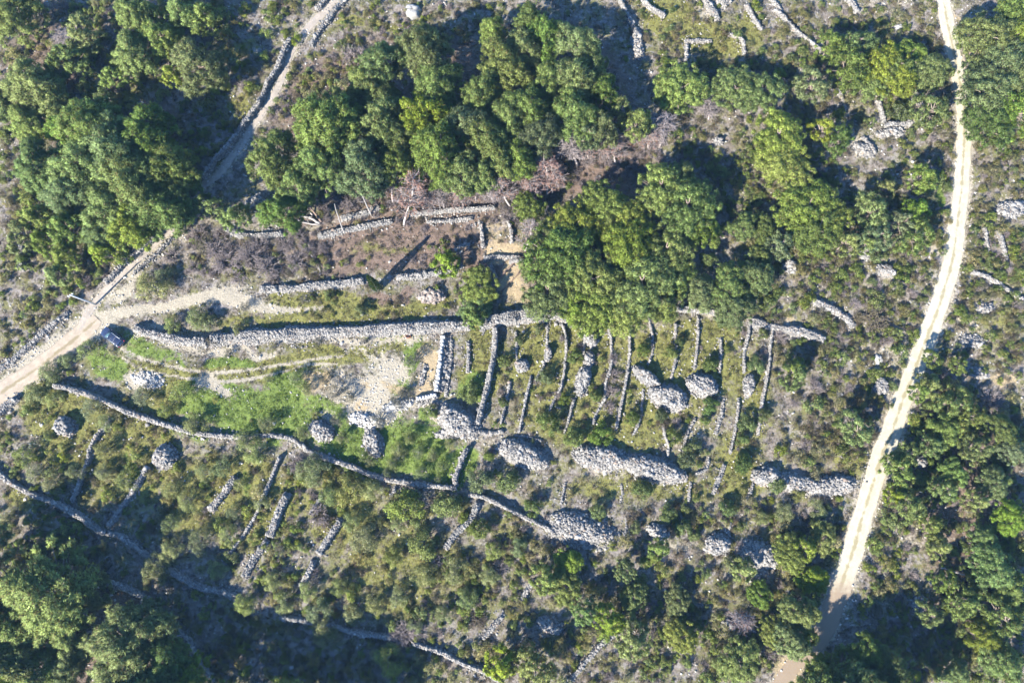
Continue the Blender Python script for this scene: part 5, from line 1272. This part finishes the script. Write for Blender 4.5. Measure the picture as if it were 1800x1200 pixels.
g = Geo(); g.add(*loft(S), 1); body = link("body", g.mesh("body", True), CARP, car); body.data.materials[0] = CARP
S = [(-2.02, [(.72, .93), (.70, 1.0), (.66, 1.2), (.63, 1.34), (.56, 1.38)]), (-1.7, [(.76, .94), (.75, 1.0), (.68, 1.3), (.65, 1.44), (.57, 1.49)]), (-.6, [(.78, .94), (.77, 1.0), (.70, 1.33), (.66, 1.48), (.58, 1.53)]), (.25, [(.77, .93), (.76, 1.0), (.69, 1.3), (.65, 1.44), (.57, 1.48)])]
g = Geo(); g.add(*loft(S), 1); link("cabin", g.mesh("cabin", True), CARP, car)
def quad_part(name, pts, mat, parent, th=0.02):
    P = np.array(pts, float); nn = np.cross(P[1] - P[0], P[2] - P[0]); nn = nn / np.linalg.norm(nn) * th
    V = np.concatenate([P, P + nn]); Fq = [(0, 2, 1), (0, 3, 2), (4, 5, 6), (4, 6, 7)]
    for i in range(4): j = (i + 1) % 4; Fq += [(i, j, j + 4), (i, j + 4, i + 4)]
    return link(name, mesh(name, V, Fq, np.ones((8, 3))), mat, parent)
quad_part("windshield", [(1.0, -.70, .95), (1.0, .70, .95), (.24, .58, 1.47), (.24, -.58, 1.47)], GLASS, car)
quad_part("rear_window", [(-2.06, .60, 1.0), (-2.06, -.60, 1.0), (-1.9, -.54, 1.36), (-1.9, .54, 1.36)], GLASS, car)
for s_ in (-1, 1):
    for (xa, xb) in ((-1.75, -1.0), (-.92, -.1), (0.0, .55)):
        pts = [(xa, s_ * .775, 1.02), (xb, s_ * .785, 1.02), (min(xb, .12), s_ * .70, 1.36), (xa + .06, s_ * .70, 1.36)]
        quad_part("side_window", pts if s_ < 0 else pts[::-1], GLASS, car)
    g = Geo(); g.add(*tube([(-1.75, s_ * .60, 1.47), (-1.65, s_ * .60, 1.56), (-.6, s_ * .61, 1.58), (.1, s_ * .60, 1.54), (.2, s_ * .60, 1.46)], 0.03, 6), 1); link("roof_rail", g.mesh("roof_rail", True), RAIL, car)
    g = Geo(); g.add(*box(2.08, s_ * .58, .66, .2, .34, .14, 0.8), 1); link("headlight", g.mesh("headlight"), LAMP, car)
    g = Geo(); g.add(*box(-2.18, s_ * .66, .84, .1, .2, .22, 0.9), 1); link("taillight", g.mesh("taillight"), RED, car)
    g = Geo(); g.add(*box(.62, s_ * .98, 1.0, .12, .2, .13, 0.8), 1); link("wing_mirror", g.mesh("wing_mirror"), CARP, car)
    for x_ in (-1.35, 1.35):
        wh = bpy.data.objects.new("wheel", None); COL.objects.link(wh); wh.parent = car; wh.location = (x_, s_ * .80, .31)
        g = Geo(); g.add(*tube([(0, -.10, 0), (0, -.09, 0), (0, .09, 0), (0, .10, 0)], [.24, .31, .31, .24], 18), 1); link("tyre", g.mesh("tyre", True), RUB, wh)
        g = Geo(); g.add(*tube([(0, -.108, 0), (0, .108, 0)], [.19, .19], 14), 1); link("rim", g.mesh("rim", True), RIM, wh)
for i in range(6):
    g = Geo(); g.add(*box(-.72, -.42 + i * .168, 1.532 - 0.004 * abs(i - 2.5), 1.5, .035, .02), 1); link("roof_rib", g.mesh("roof_rib"), CARP, car)

# rusty open crate by the yard
p = at(718, 591); cr = empty("crate", (p.x, p.y, float(zg(p.x, p.y)) - .02), 0.2); RUST = flat_mat("rusty_wood", (0.30, 0.10, 0.05), 0.8)
for (cx, cy, sx, sy) in ((0, -.28, .8, .03), (0, .28, .8, .03), (-.385, 0, .03, .53), (.385, 0, .03, .53)):
    for z_ in (.10, .30):
        g = Geo(); g.add(*box(cx, cy, z_, sx, sy, .16), 1); link("slat", g.mesh("slat"), RUST, cr)
g = Geo(); g.add(*box(0, 0, .03, .73, .52, .03), 1); link("base_board", g.mesh("base_board"), RUST, cr)
tag(cr, "small reddish brown open crate on the grass below the long wall", "crate")
print("objects", len(COL.objects), "tris", sum(len(m.polygons) for m in bpy.data.meshes))

# ------------------------------------------------------------------ the air between drone and ground: a thin blue haze
V, Fv = box(0, 0, 66.0, 1500, 1500, 142.0)
hm = mesh("haze", V, Fv); mt = bpy.data.materials.new("thin_haze"); mt.use_nodes = True
mt.node_tree.nodes.remove(mt.node_tree.nodes["Principled BSDF"]); pv = mt.node_tree.nodes.new("ShaderNodeVolumePrincipled")
pv.inputs["Color"].default_value = (0.36, 0.66, 1.0, 1.0); pv.inputs["Density"].default_value = 0.000085; pv.inputs["Anisotropy"].default_value = 0.0
mt.node_tree.links.new(pv.outputs[0], mt.node_tree.nodes["Material Output"].inputs["Volume"])
ho = link("haze", hm, mt); tag(ho, "thin blue air over the hillside", "haze", None, "stuff")
